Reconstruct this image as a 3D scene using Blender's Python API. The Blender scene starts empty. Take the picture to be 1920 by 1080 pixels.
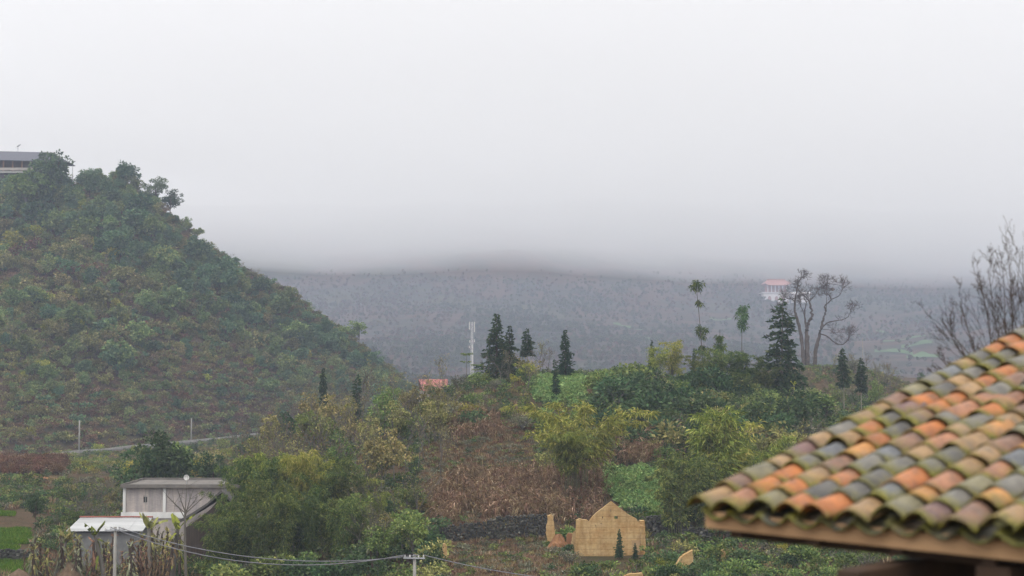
import bpy, bmesh, math, random
import numpy as np
from mathutils import Vector, Matrix

random.seed(7)
RNG = np.random.default_rng(11)
SC = bpy.context.scene
COL = SC.collection
R = math.radians

# ------------------------------------------------------------------ camera
FPX = 2667.0            # focal length in pixels of the 1920 wide photograph (50 mm)
HOR = 690.0             # picture row of the horizon
PITCH = math.atan((HOR - 540.0) / FPX)
cam_d = bpy.data.cameras.new("camera")
cam_d.lens = 50.0; cam_d.sensor_width = 36.0
cam_d.clip_start = 0.1; cam_d.clip_end = 9000.0
cam_d.dof.use_dof = True
cam_d.dof.focus_distance = 190.0
cam_d.dof.aperture_fstop = 1.7
cam = bpy.data.objects.new("camera", cam_d)
cam.location = (0, 0, 0)
cam.rotation_euler = (math.pi / 2 + PITCH, 0, 0)
COL.objects.link(cam)
SC.camera = cam

# ------------------------------------------------------------------ overcast sky, weak wide sun
SUN_EL, SUN_AZ = 55.0, 205.0
world = bpy.data.worlds.new("World"); SC.world = world
world.use_nodes = True
nt = world.node_tree; nt.nodes.clear()
def wn(t): return nt.nodes.new(t)
w_out = wn("ShaderNodeOutputWorld"); w_bg = wn("ShaderNodeBackground")
w_sky = wn("ShaderNodeTexSky"); w_sky.sky_type = 'NISHITA'; w_sky.sun_disc = False
w_sky.sun_elevation = R(SUN_EL); w_sky.sun_rotation = R(SUN_AZ)
w_sky.air_density = 1.0; w_sky.dust_density = 6.0
w_hs = wn("ShaderNodeHueSaturation"); w_hs.inputs["Saturation"].default_value = 0.25
nt.links.new(w_sky.outputs[0], w_hs.inputs["Color"])
# closed stratus deck: luminance rises from the horizon to the zenith as (1 + 2 sin h) / 3
w_tc = wn("ShaderNodeTexCoord"); w_sep = wn("ShaderNodeSeparateXYZ")
nt.links.new(w_tc.outputs["Generated"], w_sep.inputs[0])
w_mx = wn("ShaderNodeMath"); w_mx.operation = 'MAXIMUM'; w_mx.inputs[1].default_value = 0.0
nt.links.new(w_sep.outputs["Z"], w_mx.inputs[0])
w_ma = wn("ShaderNodeMath"); w_ma.operation = 'MULTIPLY_ADD'
w_ma.inputs[1].default_value = 2.0 / 3.0; w_ma.inputs[2].default_value = 1.0 / 3.0
nt.links.new(w_mx.outputs[0], w_ma.inputs[0])
w_n = wn("ShaderNodeTexNoise"); w_n.inputs["Scale"].default_value = 2.2; w_n.inputs["Detail"].default_value = 3.0
nt.links.new(w_tc.outputs["Generated"], w_n.inputs["Vector"])
w_nr = wn("ShaderNodeMapRange"); w_nr.inputs["To Min"].default_value = 0.94; w_nr.inputs["To Max"].default_value = 1.06
nt.links.new(w_n.outputs["Fac"], w_nr.inputs["Value"])
w_mu = wn("ShaderNodeMath"); w_mu.operation = 'MULTIPLY'
nt.links.new(w_ma.outputs[0], w_mu.inputs[0]); nt.links.new(w_nr.outputs[0], w_mu.inputs[1])
w_vm = wn("ShaderNodeVectorMath"); w_vm.operation = 'SCALE'
w_vm.inputs[0].default_value = (17.9, 17.9, 18.4)
nt.links.new(w_mu.outputs[0], w_vm.inputs["Scale"])
w_mix = wn("ShaderNodeMix"); w_mix.data_type = 'RGBA'; w_mix.inputs["Factor"].default_value = 0.88
nt.links.new(w_hs.outputs[0], w_mix.inputs["A"]); nt.links.new(w_vm.outputs[0], w_mix.inputs["B"])
nt.links.new(w_mix.outputs["Result"], w_bg.inputs["Color"])
w_bg.inputs["Strength"].default_value = 0.10
nt.links.new(w_bg.outputs[0], w_out.inputs[0])

sun_d = bpy.data.lights.new("sun", 'SUN'); sun_d.energy = 1.5; sun_d.angle = R(30)
sun_d.color = (1.0, 0.97, 0.92)
sun = bpy.data.objects.new("sun", sun_d); COL.objects.link(sun)
_d = Vector((math.sin(R(SUN_AZ)) * math.cos(R(SUN_EL)), math.cos(R(SUN_AZ)) * math.cos(R(SUN_EL)), math.sin(R(SUN_EL))))
sun.rotation_euler = _d.to_track_quat('Z', 'Y').to_euler()
sun.location = (-60, -100, 300)

SC.view_settings.view_transform = 'Standard'; SC.view_settings.look = 'None'
SC.view_settings.exposure = 0.60; SC.view_settings.gamma = 1.0
SC.view_settings.use_curve_mapping = False
SC.render.engine = 'CYCLES'
cy = SC.cycles
cy.use_denoising = True
try:
    cy.denoiser = 'OPENIMAGEDENOISE'; cy.denoising_input_passes = 'RGB_ALBEDO_NORMAL'; cy.denoising_prefilter = 'ACCURATE'
except Exception: pass
cy.max_bounces = 5; cy.diffuse_bounces = 2; cy.glossy_bounces = 2; cy.transmission_bounces = 2
cy.volume_bounces = 1; cy.transparent_max_bounces = 8
cy.use_adaptive_sampling = False
cy.volume_step_rate = 100.0; cy.volume_max_steps = 8
cy.caustics_reflective = False; cy.caustics_refractive = False
cy.sample_clamp_indirect = 6.0

# ------------------------------------------------------------------ helpers: noise, pixels, meshes, materials
def vnoise(x, y, seed=0):
    """smooth value noise in [-1, 1] on arrays"""
    x = np.asarray(x, float); y = np.asarray(y, float)
    xi = np.floor(x).astype(np.int64); yi = np.floor(y).astype(np.int64)
    xf = x - xi; yf = y - yi
    xf = xf * xf * (3 - 2 * xf); yf = yf * yf * (3 - 2 * yf)
    def h(a, b):
        n = (a * 374761393 + b * 668265263 + seed * 1442695041) & 0x7fffffff
        n = ((n ^ (n >> 13)) * 1274126177) & 0x7fffffff
        n = n ^ (n >> 16)
        return (n & 0xffff) / 32767.5 - 1.0
    return (h(xi, yi) * (1 - xf) + h(xi + 1, yi) * xf) * (1 - yf) + (h(xi, yi + 1) * (1 - xf) + h(xi + 1, yi + 1) * xf) * yf
def fbm(x, y, octv=4, seed=0):
    a, s, t = 1.0, 0.0, 0.0
    for o in range(octv):
        s = s + a * vnoise(x * 2 ** o, y * 2 ** o, seed + o * 17); t += a; a *= 0.5
    return s / t
def sstep(a, b, x):
    t = np.clip((np.asarray(x, float) - a) / (b - a), 0, 1); return t * t * (3 - 2 * t)

CP, SP = math.cos(PITCH), math.sin(PITCH)
def ray(px, py):
    """direction through a picture point, scaled so that y = 1"""
    a = (px - 960.0) / FPX; b = (540.0 - py) / FPX
    yy = CP - b * SP; zz = SP + b * CP
    return a / yy, zz / yy
def at(px, py, d):
    u, w = ray(px, py); return Vector((u * d, d, w * d))
def lat(px, d):
    return (px - 960.0) / FPX * d

def new_mat(name):
    m = bpy.data.materials.new(name); m.use_nodes = True
    t = m.node_tree
    b = t.nodes["Principled BSDF"]
    b.inputs["Roughness"].default_value = 0.85
    b.inputs["Specular IOR Level"].default_value = 0.25
    return m, t, b
def nd(t, kind, **kw):
    n = t.nodes.new(kind)
    for k, v in kw.items():
        if k in n.inputs: n.inputs[k].default_value = v
        else: setattr(n, k, v)
    return n
def ramp(t, src, stops):
    r = t.nodes.new("ShaderNodeValToRGB"); e = r.color_ramp.elements
    while len(e) > 1: e.remove(e[-1])
    e[0].position = stops[0][0]; e[0].color = (*stops[0][1], 1)
    for p, c in stops[1:]:
        q = e.new(p); q.color = (*c, 1)
    t.links.new(src, r.inputs[0]); return r
def mixc(t, fac, a, b, mode='MIX'):
    m = t.nodes.new("ShaderNodeMix"); m.data_type = 'RGBA'; m.blend_type = mode
    for key, v in (("Factor", fac), ("A", a), ("B", b)):
        if isinstance(v, (int, float)): m.inputs[key].default_value = v
        elif isinstance(v, tuple): m.inputs[key].default_value = (*v, 1) if len(v) == 3 else v
        else: t.links.new(v, m.inputs[key])
    return m.outputs["Result"]
def noise_node(t, scale, detail=4.0, rough=0.55, coord="Object", stretch=None):
    tc = t.nodes.new("ShaderNodeTexCoord"); src = tc.outputs[coord]
    if stretch:
        mp = t.nodes.new("ShaderNodeMapping"); mp.inputs["Scale"].default_value = stretch
        t.links.new(src, mp.inputs[0]); src = mp.outputs[0]
    n = nd(t, "ShaderNodeTexNoise", Scale=scale, Detail=detail, Roughness=rough)
    t.links.new(src, n.inputs["Vector"]); return n.outputs["Fac"]
def plain(name, c1, c2=None, scale=3.0, rough=0.85, bump=0.0, stretch=None, spec=0.25, bscale=None):
    """surface whose colour wanders between c1 and c2 in object space"""
    m, t, b = new_mat(name)
    b.inputs["Roughness"].default_value = rough; b.inputs["Specular IOR Level"].default_value = spec
    if c2 is None: c2 = tuple(v * 0.7 for v in c1)
    f = noise_node(t, scale, stretch=stretch)
    r = ramp(t, f, [(0.3, c1), (0.7, c2)])
    t.links.new(r.outputs[0], b.inputs["Base Color"])
    if bump:
        f2 = noise_node(t, bscale or scale * 4, stretch=stretch)
        bp = nd(t, "ShaderNodeBump", Strength=bump, Distance=0.05); t.links.new(f2, bp.inputs["Height"])
        t.links.new(bp.outputs[0], b.inputs["Normal"])
    return m

def mesh_np(name, verts, faces, mats=(), mat_idx=None, smooth=False, attr=None):
    """mesh from numpy verts and a list of equally sized faces (array) or a ragged list"""
    me = bpy.data.meshes.new(name)
    verts = np.asarray(verts, np.float32)
    if isinstance(faces, np.ndarray):
        nf, k = faces.shape
        me.vertices.add(len(verts)); me.vertices.foreach_set("co", verts.ravel())
        me.loops.add(nf * k); me.loops.foreach_set("vertex_index", faces.astype(np.int32).ravel())
        me.polygons.add(nf); me.polygons.foreach_set("loop_start", np.arange(0, nf * k, k, dtype=np.int32))
    else:
        me.from_pydata([tuple(v) for v in verts], [], faces)
    for m in mats: me.materials.append(m)
    if mat_idx is not None: me.polygons.foreach_set("material_index", np.asarray(mat_idx, np.int32))
    if smooth: me.polygons.foreach_set("use_smooth", np.ones(len(me.polygons), bool))
    if attr is not None:
        for an, av in attr.items():
            a = me.attributes.new(an, 'FLOAT', 'POINT'); a.data.foreach_set("value", np.asarray(av, np.float32))
    me.update(calc_edges=True)
    return me

class MB:
    """collects shapes for one mesh"""
    def __init__(s): s.v = []; s.f = []
    def add(s, vs, fs):
        o = len(s.v); s.v += [tuple(v) for v in vs]; s.f += [tuple(i + o for i in f) for f in fs]; return s
    def box(s, c, size, rz=0.0, rx=0.0, ry=0.0):
        hx, hy, hz = size[0] / 2, size[1] / 2, size[2] / 2
        M = Matrix.Translation(c) @ Matrix.Rotation(rz, 4, 'Z') @ Matrix.Rotation(ry, 4, 'Y') @ Matrix.Rotation(rx, 4, 'X')
        vs = [M @ Vector((x, y, z)) for x in (-hx, hx) for y in (-hy, hy) for z in (-hz, hz)]
        return s.add(vs, [(0, 1, 3, 2), (4, 6, 7, 5), (0, 4, 5, 1), (2, 3, 7, 6), (0, 2, 6, 4), (1, 5, 7, 3)])
    def tube(s, pts, rad, n=6, cap=True):
        pts = [Vector(p) for p in pts]
        if not hasattr(rad, '__len__'): rad = [rad] * len(pts)
        vs = []; fs = []
        for i, p in enumerate(pts):
            a = pts[max(i - 1, 0)]; b = pts[min(i + 1, len(pts) - 1)]
            d = (b - a).normalized() if (b - a).length > 1e-9 else Vector((0, 0, 1))
            u = d.cross(Vector((0, 0, 1)) if abs(d.z) < 0.9 else Vector((1, 0, 0))).normalized(); w = d.cross(u)
            for k in range(n):
                t = 2 * math.pi * k / n; vs.append(p + (u * math.cos(t) + w * math.sin(t)) * rad[i])
        for i in range(len(pts) - 1):
            for k in range(n):
                fs.append((i * n + k, i * n + (k + 1) % n, (i + 1) * n + (k + 1) % n, (i + 1) * n + k))
        if cap:
            fs.append(tuple(range(n - 1, -1, -1))); fs.append(tuple(range((len(pts) - 1) * n, len(pts) * n)))
        return s.add(vs, fs)
    def prism(s, poly, axis_vec):
        """extrude a planar polygon (list of 3d points) along a vector"""
        n = len(poly); ax = Vector(axis_vec)
        vs = [Vector(p) for p in poly] + [Vector(p) + ax for p in poly]
        fs = [tuple(range(n)), tuple(range(2 * n - 1, n - 1, -1))] + [(i, i + n, (i + 1) % n + n, (i + 1) % n) for i in range(n)]
        return s.add(vs, fs)
    def mesh(s, name, mat=None, smooth=False):
        me = bpy.data.meshes.new(name); me.from_pydata(s.v, [], s.f)
        if mat: me.materials.append(mat)
        bm = bmesh.new(); bm.from_mesh(me); bmesh.ops.recalc_face_normals(bm, faces=bm.faces); bm.to_mesh(me); bm.free()
        if smooth: me.polygons.foreach_set("use_smooth", np.ones(len(me.polygons), bool))
        me.update(); return me
    def build(s, name, mat, parent=None, smooth=False, bevel=0.0):
        o = link(name, s.mesh(name, mat, smooth), parent)
        if bevel:
            b = o.modifiers.new("bevel", 'BEVEL'); b.width = bevel; b.segments = 2; b.limit_method = 'ANGLE'
        return o
def link(name, data, parent=None):
    o = bpy.data.objects.new(name, data); COL.objects.link(o)
    if parent is not None: o.parent = parent
    return o
def tag(o, label=None, cat=None, group=None, kind=None):
    if label: o["label"] = label
    if cat: o["category"] = cat
    if group: o["group"] = group
    if kind: o["kind"] = kind
    return o
def empty(name, loc, rz=0.0):
    o = bpy.data.objects.new(name, None); COL.objects.link(o); o.location = loc; o.rotation_euler = (0, 0, rz)
    o.empty_display_size = 0.3; return o
# ------------------------------------------------------------------ the lie of the land (camera at z = 0)
# columns of (distance, height) nodes at picture columns px; heights between are interpolated
_cols = {
    -400: [(15,-4.6),(45,-11),(80,-16.5),(105,-19.7),(146.3,-19.8),(147.3,-18.8),(172,-18.7),(173,-18.1),(189,-18.0),(190,-17.6),(209,-17.5),(210,-16.7),(224,-16.5),(245,-16.0),(264,-17.2),(330,-20.2),(450,-21),(600,-20)],
    110:  [(15,-4.6),(45,-11),(80,-16.5),(105,-19.7),(146.3,-19.8),(147.3,-18.8),(172,-18.7),(173,-18.1),(189,-18.0),(190,-17.6),(211,-17.6),(212,-16.9),(226,-16.7),(245,-16.4),(264,-17.6),(330,-20.2),(450,-21),(600,-20)],
    190:  [(15,-4.6),(45,-11),(80,-16.5),(105,-19.7),(150,-19.7),(180,-19.2),(216,-18.4),(217,-17.6),(240,-17.6),(270,-18.3),(330,-20.2),(450,-21),(600,-20)],
    250:  [(15,-4.6),(45,-11),(80,-16.5),(105,-19.6),(150,-19.7),(200,-19.2),(232,-18.7),(260,-18.3),(330,-20.2),(450,-21),(600,-20)],
    360:  [(15,-4.6),(45,-11),(80,-16.5),(105,-19.6),(150,-19.6),(200,-19.0),(260,-18.6),(340,-20.2),(450,-20.6),(600,-20)],
    460:  [(15,-4.6),(45,-11),(80,-16.5),(105,-19.4),(150,-19.0),(190,-17.0),(225,-15.0),(270,-16.5),(400,-20),(600,-20)],
    600:  [(15,-4.6),(45,-11),(80,-16.5),(105,-19.2),(135,-18.6),(160,-16.4),(190,-12.4),(222,-9.4),(270,-12),(400,-19),(600,-16)],
    760:  [(15,-4.6),(45,-11),(80,-16.5),(105,-19.0),(130,-18.2),(145,-16.4),(165,-13.2),(190,-9.6),(222,-7.0),(270,-9),(400,-17),(600,-12)],
    880:  [(15,-4.6),(45,-11),(80,-16.2),(105,-18.2),(122,-17.6),(139.5,-17.3),(142.0,-15.5),(165,-12.8),(180,-8.8),(205,-3.2),(225,-2.2),(270,-7),(400,-15),(600,-9)],
    1000: [(15,-4.6),(45,-11),(80,-16.0),(105,-17.8),(120,-17.5),(139.5,-17.3),(142.0,-15.1),(165,-12.6),(180,-8.8),(202,-2.6),(215,-0.9),(270,-6),(400,-15),(600,-8)],
    1150: [(15,-4.6),(45,-11),(80,-15.8),(105,-17.3),(120,-17.4),(140,-17.2),(146,-15.6),(165,-12.0),(185,-6.6),(205,-2.0),(216,-1.2),(270,-6),(400,-15),(600,-8)],
    1300: [(15,-4.6),(45,-11),(80,-15.6),(105,-17.0),(120,-17.2),(140,-16.6),(150,-14.8),(165,-11.6),(185,-6.6),(206,-2.4),(218,-2.0),(270,-6),(400,-14),(600,-6)],
    1460: [(15,-4.6),(45,-11),(80,-15.6),(105,-17.0),(120,-17.2),(140,-16.2),(165,-11.8),(185,-8.0),(204,-4.6),(225,-5.6),(262,-6),(300,-0.6),(318,0.2),(345,-1),(420,-12),(600,-5)],
    1580: [(15,-4.6),(45,-11),(80,-15.6),(105,-17.0),(120,-17.2),(140,-16.2),(165,-12.2),(190,-8.4),(204,-7.6),(225,-7.6),(262,-6.2),(298,-0.6),(316,0.2),(345,-1.5),(420,-12),(600,-4)],
    1720: [(15,-4.6),(45,-11),(80,-15.6),(105,-17.0),(120,-17.2),(140,-16.2),(165,-12.2),(190,-9.0),(225,-9.0),(262,-7.4),(300,-4.2),(316,-3.8),(345,-5.5),(420,-13),(600,-4)],
    1900: [(15,-4.6),(45,-11),(80,-15.6),(105,-17.0),(120,-17.2),(140,-16.2),(165,-12.2),(190,-10),(225,-9.5),(262,-8.6),(300,-7.0),(345,-8),(420,-14),(600,-4)],
    2600: [(15,-4.6),(45,-11),(80,-15.6),(105,-17.0),(120,-17.2),(140,-16.2),(165,-12.2),(190,-10),(225,-9.5),(262,-8.6),(300,-7.0),(345,-8),(420,-14),(600,-4)],
}
_cu = np.array([(p - 960.0) / FPX for p in _cols])
_yy = np.concatenate([np.arange(10, 260, 1.0), np.arange(260, 620, 5.0)])
_tab = np.array([np.interp(_yy, [a for a, b in c], [b for a, b in c]) for c in _cols.values()])
def _smooth(a, k):
    p = np.pad(a, ((0, 0), (k, k)), mode='edge'); c = np.cumsum(np.pad(p, ((0, 0), (1, 0))), axis=1)
    return (c[:, 2 * k + 1:] - c[:, :-2 * k - 1]) / (2 * k + 1)
_tab[:, :] = _smooth(_tab, 1)
def _base(u, y):
    iy = np.interp(y, _yy, np.arange(len(_yy))); i0 = np.clip(iy.astype(int), 0, len(_yy) - 2); fy = iy - i0
    iu = np.interp(u, _cu, np.arange(len(_cu))); j0 = np.clip(iu.astype(int), 0, len(_cu) - 2); fu = iu - j0
    fu = fu * fu * (3 - 2 * fu)
    a = _tab[j0, i0] * (1 - fy) + _tab[j0, i0 + 1] * fy; b = _tab[j0 + 1, i0] * (1 - fy) + _tab[j0 + 1, i0 + 1] * fy
    return a * (1 - fu) + b * fu
# the wooded hill on the left: skyline row, ridge distance and foot distance by picture column
_hp = np.array([-700, -300, 0, 120, 210, 290, 340, 400, 470, 540, 620, 700, 760, 800, 840], float)
_hy = np.array([352, 352, 352, 352, 340, 378, 420, 466, 512, 550, 608, 674, 724, 762, 790], float)
_hR = np.array([540, 535, 520, 516, 512, 508, 506, 503, 500, 497, 494, 492, 490, 490, 490], float)
_hF = np.array([305, 315, 336, 350, 363, 377, 390, 405, 432, 440, 442, 445, 448, 452, 460], float)
_hu = (_hp - 960.0) / FPX
def _hill(u, y):
    e = (HOR - np.interp(u, _hu, _hy)) / FPX; Rr = np.interp(u, _hu, _hR); F = np.interp(u, _hu, _hF)
    zt = e * Rr; z0 = -20.4
    t = (y - F) / (Rr - F)
    up = z0 + (zt - z0) * np.clip(t, 0, 1) ** 1.06
    back = zt - (y - Rr) * 0.28
    z = np.where(t <= 1, up, back)
    z = np.where(t < 0, -60.0, z)
    return z
_sp = np.array([-900, 300, 420, 480, 560, 640, 700, 760, 830, 880], float); _sy = np.array([470, 480, 500, 520, 566, 618, 658, 700, 735, 765], float)
_su = (_sp - 960.0) / FPX
_my = np.array([430, 700, 1100, 1400, 1700, 1900, 2100, 2300, 2600, 3000, 3600, 4000, 4400], float)
_mz = np.array([-22, -15, -3, 28, 74, 114, 168, 240, 300, 290, 240, 220, 200], float)
def ground(x, y):
    x = np.asarray(x, float); y = np.asarray(y, float)
    ys = np.maximum(y, 10.0); u = x / ys
    z = _base(u, np.minimum(ys, 610.0))
    z = z + 0.25 * fbm(x / 9.0, y / 9.0, 3, 3) * sstep(60, 150, y)
    # far mountain with gullies and terraces
    ym = y - 0.10 * x + 120 * fbm(x / 330.0, y / 600.0, 3, 21)
    m = np.interp(ym, _my, _mz) + 26 * fbm(x / 260.0, y / 330.0, 4, 5) * sstep(700, 1500, y)
    st = 5.0; k = sstep(700, 1100, y) * (0.35 + 0.35 * vnoise(x / 220.0, y / 220.0, 9))
    m = m * (1 - k) + k * (np.floor(m / st) * st + st * sstep(0.55, 0.98, m / st - np.floor(m / st)))
    z = np.where(y > 430, np.maximum(np.where(y > 600, -60, z), m), z)
    h = _hill(u, y) + 3.0 * fbm(x / 34.0, y / 34.0, 4, 8) * sstep(400, 460, y) + 0.5 * fbm(x / 7.0, y / 7.0, 2, 4)
    # narrow dry terraces round the foot of the hill
    hn = h + 1.2 * fbm(x / 40.0, y / 40.0, 3, 14); st = 3.0; fr = hn / st - np.floor(hn / st)
    kt = 0.5 * (1 - sstep(8, 30, h)) * (1 - sstep(-0.20, -0.12, u))
    h = h * (1 - kt) + kt * (np.floor(hn / st) * st + st * sstep(0.5, 0.9, fr))
    z = np.where(u < _hu[-1], np.maximum(z, h), z)
    # brown spur running out from behind the wooded hill
    e2 = (HOR - np.interp(u, _su, _sy)) / FPX; f2 = 760.0; r2 = 1000.0 + 60 * fbm(x / 90.0, y / 200.0, 2, 51)
    t2 = (y - f2) / (r2 - f2); s2 = np.where(t2 <= 1, -18 + (e2 * r2 + 18) * np.clip(t2, 0, 1), e2 * r2 - (y - r2) * 0.35) + 5 * fbm(x / 50.0, y / 60.0, 3, 52)
    z = np.where((y > f2) & (u < _su[-1]), np.maximum(z, s2), z)
    return z
def gz(x, y): return float(ground(np.array([x]), np.array([y]))[0])
def hit(px, py, d0=60.0, d1=2000.0):
    """first point of the ground seen through a picture point"""
    u, w = ray(px, py); d = np.arange(d0, d1, 0.5)
    z = ground(u * d, d); k = np.argmax(z >= w * d)
    if z[k] < w * d[k]: return None
    return Vector((u * d[k], d[k], float(z[k])))
def stand(px, d):
    x = lat(px, d); return Vector((x, d, gz(x, d)))

# ------------------------------------------------------------------ ground sheet
def soil_mat():
    m, t, b = new_mat("hillside_soil")
    f1 = noise_node(t, 0.055, 6.0, 0.6); f2 = noise_node(t, 0.9, 5.0, 0.65); f3 = noise_node(t, 6.0, 4.0, 0.7)
    c1 = ramp(t, f1, [(0.32, (0.075, 0.055, 0.032)), (0.45, (0.12, 0.08, 0.045)), (0.55, (0.062, 0.060, 0.026)), (0.68, (0.045, 0.05, 0.022))])
    c2 = ramp(t, f2, [(0.3, (0.12, 0.075, 0.045)), (0.55, (0.05, 0.042, 0.026)), (0.75, (0.06, 0.07, 0.025))])
    c = mixc(t, 0.5, c1.outputs[0], c2.outputs[0])
    c3 = ramp(t, f3, [(0.3, (0.55, 0.5, 0.45)), (0.7, (1.25, 1.2, 1.15))])
    c = mixc(t, 1.0, c, c3.outputs[0], 'MULTIPLY')
    t.links.new(c, b.inputs["Base Color"])
    bp = nd(t, "ShaderNodeBump", Strength=0.9, Distance=0.4); t.links.new(f2, bp.inputs["Height"]); t.links.new(bp.outputs[0], b.inputs["Normal"])
    b.inputs["Roughness"].default_value = 1.0; b.inputs["Specular IOR Level"].default_value = 0.1
    return m
def mountain_mat():
    m, t, b = new_mat("far_mountain_slope")
    f1 = noise_node(t, 0.007, 6.0, 0.62); f2 = noise_node(t, 0.05, 5.0, 0.6)
    c1 = ramp(t, f1, [(0.38, (0.025, 0.035, 0.022)), (0.47, (0.11, 0.062, 0.045)), (0.55, (0.04, 0.042, 0.03)), (0.64, (0.085, 0.08, 0.045))])
    c2 = ramp(t, f2, [(0.35, (0.03, 0.035, 0.018)), (0.6, (0.085, 0.06, 0.042)), (0.75, (0.05, 0.09, 0.03))])
    c = mixc(t, 0.35, c1.outputs[0], c2.outputs[0])
    t.links.new(c, b.inputs["Base Color"]); b.inputs["Roughness"].default_value = 1.0
    b.inputs["Specular IOR Level"].default_value = 0.05
    return m
M_SOIL = soil_mat(); M_MTN = mountain_mat()
def sheet(name, ys, ss, mat):
    S, Y = np.meshgrid(ss, ys); X = S * (np.maximum(Y, 0) + 45.0)
    Z = ground(X, Y)
    ny, nx = X.shape
    V = np.stack([X, Y, Z], -1).reshape(-1, 3)
    i = np.arange((ny - 1) * (nx - 1)); r, c = i // (nx - 1), i % (nx - 1); a = r * nx + c
    F = np.stack([a, a + 1, a + nx + 1, a + nx], 1)
    me = mesh_np(name, V, F, [mat], smooth=True)
    return tag(link(name, me), kind="structure")
_ys = np.concatenate([np.arange(-60, 60, 4.0), np.arange(60, 136, 1.5), np.arange(136, 150, 0.5), np.arange(150, 330, 1.5), np.arange(330, 640, 3.0)])
sheet("ground", np.concatenate([_ys, [640.0]]), np.linspace(-0.62, 0.62, 330), M_SOIL)
sheet("mountain", np.concatenate([np.arange(640, 1600, 5.0), np.arange(1600, 4301, 10.0)]), np.linspace(-0.62, 0.62, 300), M_MTN)
# ------------------------------------------------------------------ plants: leaf and wood building blocks
def leaf_mat(name, c0, c1, c2=None, trans=0.3, vary=0.35, k=1.35):
    """leaf colour runs c0-c1 leaf by leaf, with some leaves of c2; every plant shifts a little as a whole"""
    m = bpy.data.materials.new(name); m.use_nodes = True; t = m.node_tree; t.nodes.clear()
    o = t.nodes.new("ShaderNodeOutputMaterial")
    at_ = t.nodes.new("ShaderNodeAttribute"); at_.attribute_name = "v"
    c0, c1, c2 = [None if c is None else tuple(v * k for v in c) for c in (c0, c1, c2)]
    stops = [(0.0, c0), (0.8, c1)]
    if c2: stops.append((0.97, c2))
    r = ramp(t, at_.outputs["Fac"], stops)
    oi = t.nodes.new("ShaderNodeObjectInfo")
    mr = nd(t, "ShaderNodeMapRange"); mr.inputs["To Min"].default_value = 1 - vary; mr.inputs["To Max"].default_value = 1 + vary
    t.links.new(oi.outputs["Random"], mr.inputs["Value"])
    w1 = t.nodes.new("ShaderNodeTexWhiteNoise"); w1.noise_dimensions = '1D'; t.links.new(oi.outputs["Random"], w1.inputs["W"])
    hs = t.nodes.new("ShaderNodeHueSaturation")
    h2 = nd(t, "ShaderNodeMapRange"); h2.inputs["To Min"].default_value = 0.475; h2.inputs["To Max"].default_value = 0.52
    t.links.new(w1.outputs["Value"], h2.inputs["Value"]); t.links.new(h2.outputs[0], hs.inputs["Hue"])
    t.links.new(mr.outputs[0], hs.inputs["Value"]); t.links.new(r.outputs[0], hs.inputs["Color"])
    d = t.nodes.new("ShaderNodeBsdfDiffuse"); tr = t.nodes.new("ShaderNodeBsdfTranslucent"); mx = t.nodes.new("ShaderNodeMixShader")
    t.links.new(hs.outputs[0], d.inputs[0]); t.links.new(hs.outputs[0], tr.inputs[0])
    mx.inputs[0].default_value = trans; t.links.new(d.outputs[0], mx.inputs[1]); t.links.new(tr.outputs[0], mx.inputs[2])
    t.links.new(mx.outputs[0], o.inputs[0]); return m
L_HILL = leaf_mat("hill_evergreen_leaves", (0.024, 0.050, 0.027), (0.058, 0.100, 0.050), (0.10, 0.13, 0.06), trans=0.12, k=1.97)
L_DARK = leaf_mat("dark_evergreen_leaves", (0.026, 0.050, 0.022), (0.062, 0.100, 0.040), (0.10, 0.13, 0.06), trans=0.12, k=1.46)
L_CON = leaf_mat("conifer_needles", (0.014, 0.032, 0.017), (0.034, 0.060, 0.028), (0.06, 0.075, 0.03), vary=0.2, trans=0.1, k=1.62)
L_MID = leaf_mat("mid_green_leaves", (0.045, 0.070, 0.020), (0.105, 0.140, 0.042), (0.18, 0.19, 0.06), trans=0.15, k=1.72)
L_OLIVE = leaf_mat("olive_leaves", (0.062, 0.064, 0.022), (0.150, 0.140, 0.050), (0.24, 0.20, 0.08), trans=0.15, k=2.05)
L_YEL = leaf_mat("yellow_green_leaves", (0.07, 0.085, 0.014), (0.17, 0.175, 0.03), (0.28, 0.25, 0.05), trans=0.2, k=1.8)
L_BAM = leaf_mat("bamboo_leaves", (0.050, 0.066, 0.013), (0.150, 0.160, 0.034), (0.24, 0.22, 0.06), vary=0.25, trans=0.22, k=2.31)
L_BAMD = leaf_mat("dark_bamboo_leaves", (0.022, 0.040, 0.014), (0.080, 0.105, 0.030), (0.16, 0.17, 0.045), vary=0.3, trans=0.2, k=1.77)
L_BROWN = leaf_mat("dry_brown_leaves", (0.060, 0.036, 0.020), (0.165, 0.105, 0.060), (0.26, 0.19, 0.12), trans=0.15)
L_RED = leaf_mat("rust_leaves", (0.065, 0.034, 0.020), (0.150, 0.080, 0.048), (0.21, 0.13, 0.09), trans=0.15)
L_STRAW = leaf_mat("straw_leaves", (0.10, 0.062, 0.034), (0.24, 0.165, 0.095), (0.36, 0.27, 0.17), trans=0.15, k=1.25)
L_GREY = leaf_mat("grey_green_leaves", (0.055, 0.062, 0.036), (0.12, 0.125, 0.075), (0.22, 0.20, 0.14), trans=0.12, k=1.62)
L_CROP = leaf_mat("leafy_crop", (0.075, 0.135, 0.045), (0.19, 0.28, 0.095), (0.30, 0.38, 0.14), vary=0.2, trans=0.15, k=1.4)
L_GRASS = leaf_mat("fresh_grass", (0.05, 0.11, 0.012), (0.12, 0.22, 0.02), (0.2, 0.28, 0.05), vary=0.25, k=1.0)
L_HMID = leaf_mat("hill_green_leaves", (0.042, 0.068, 0.025), (0.105, 0.140, 0.050), (0.17, 0.18, 0.07), trans=0.12, k=1.8)
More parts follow.
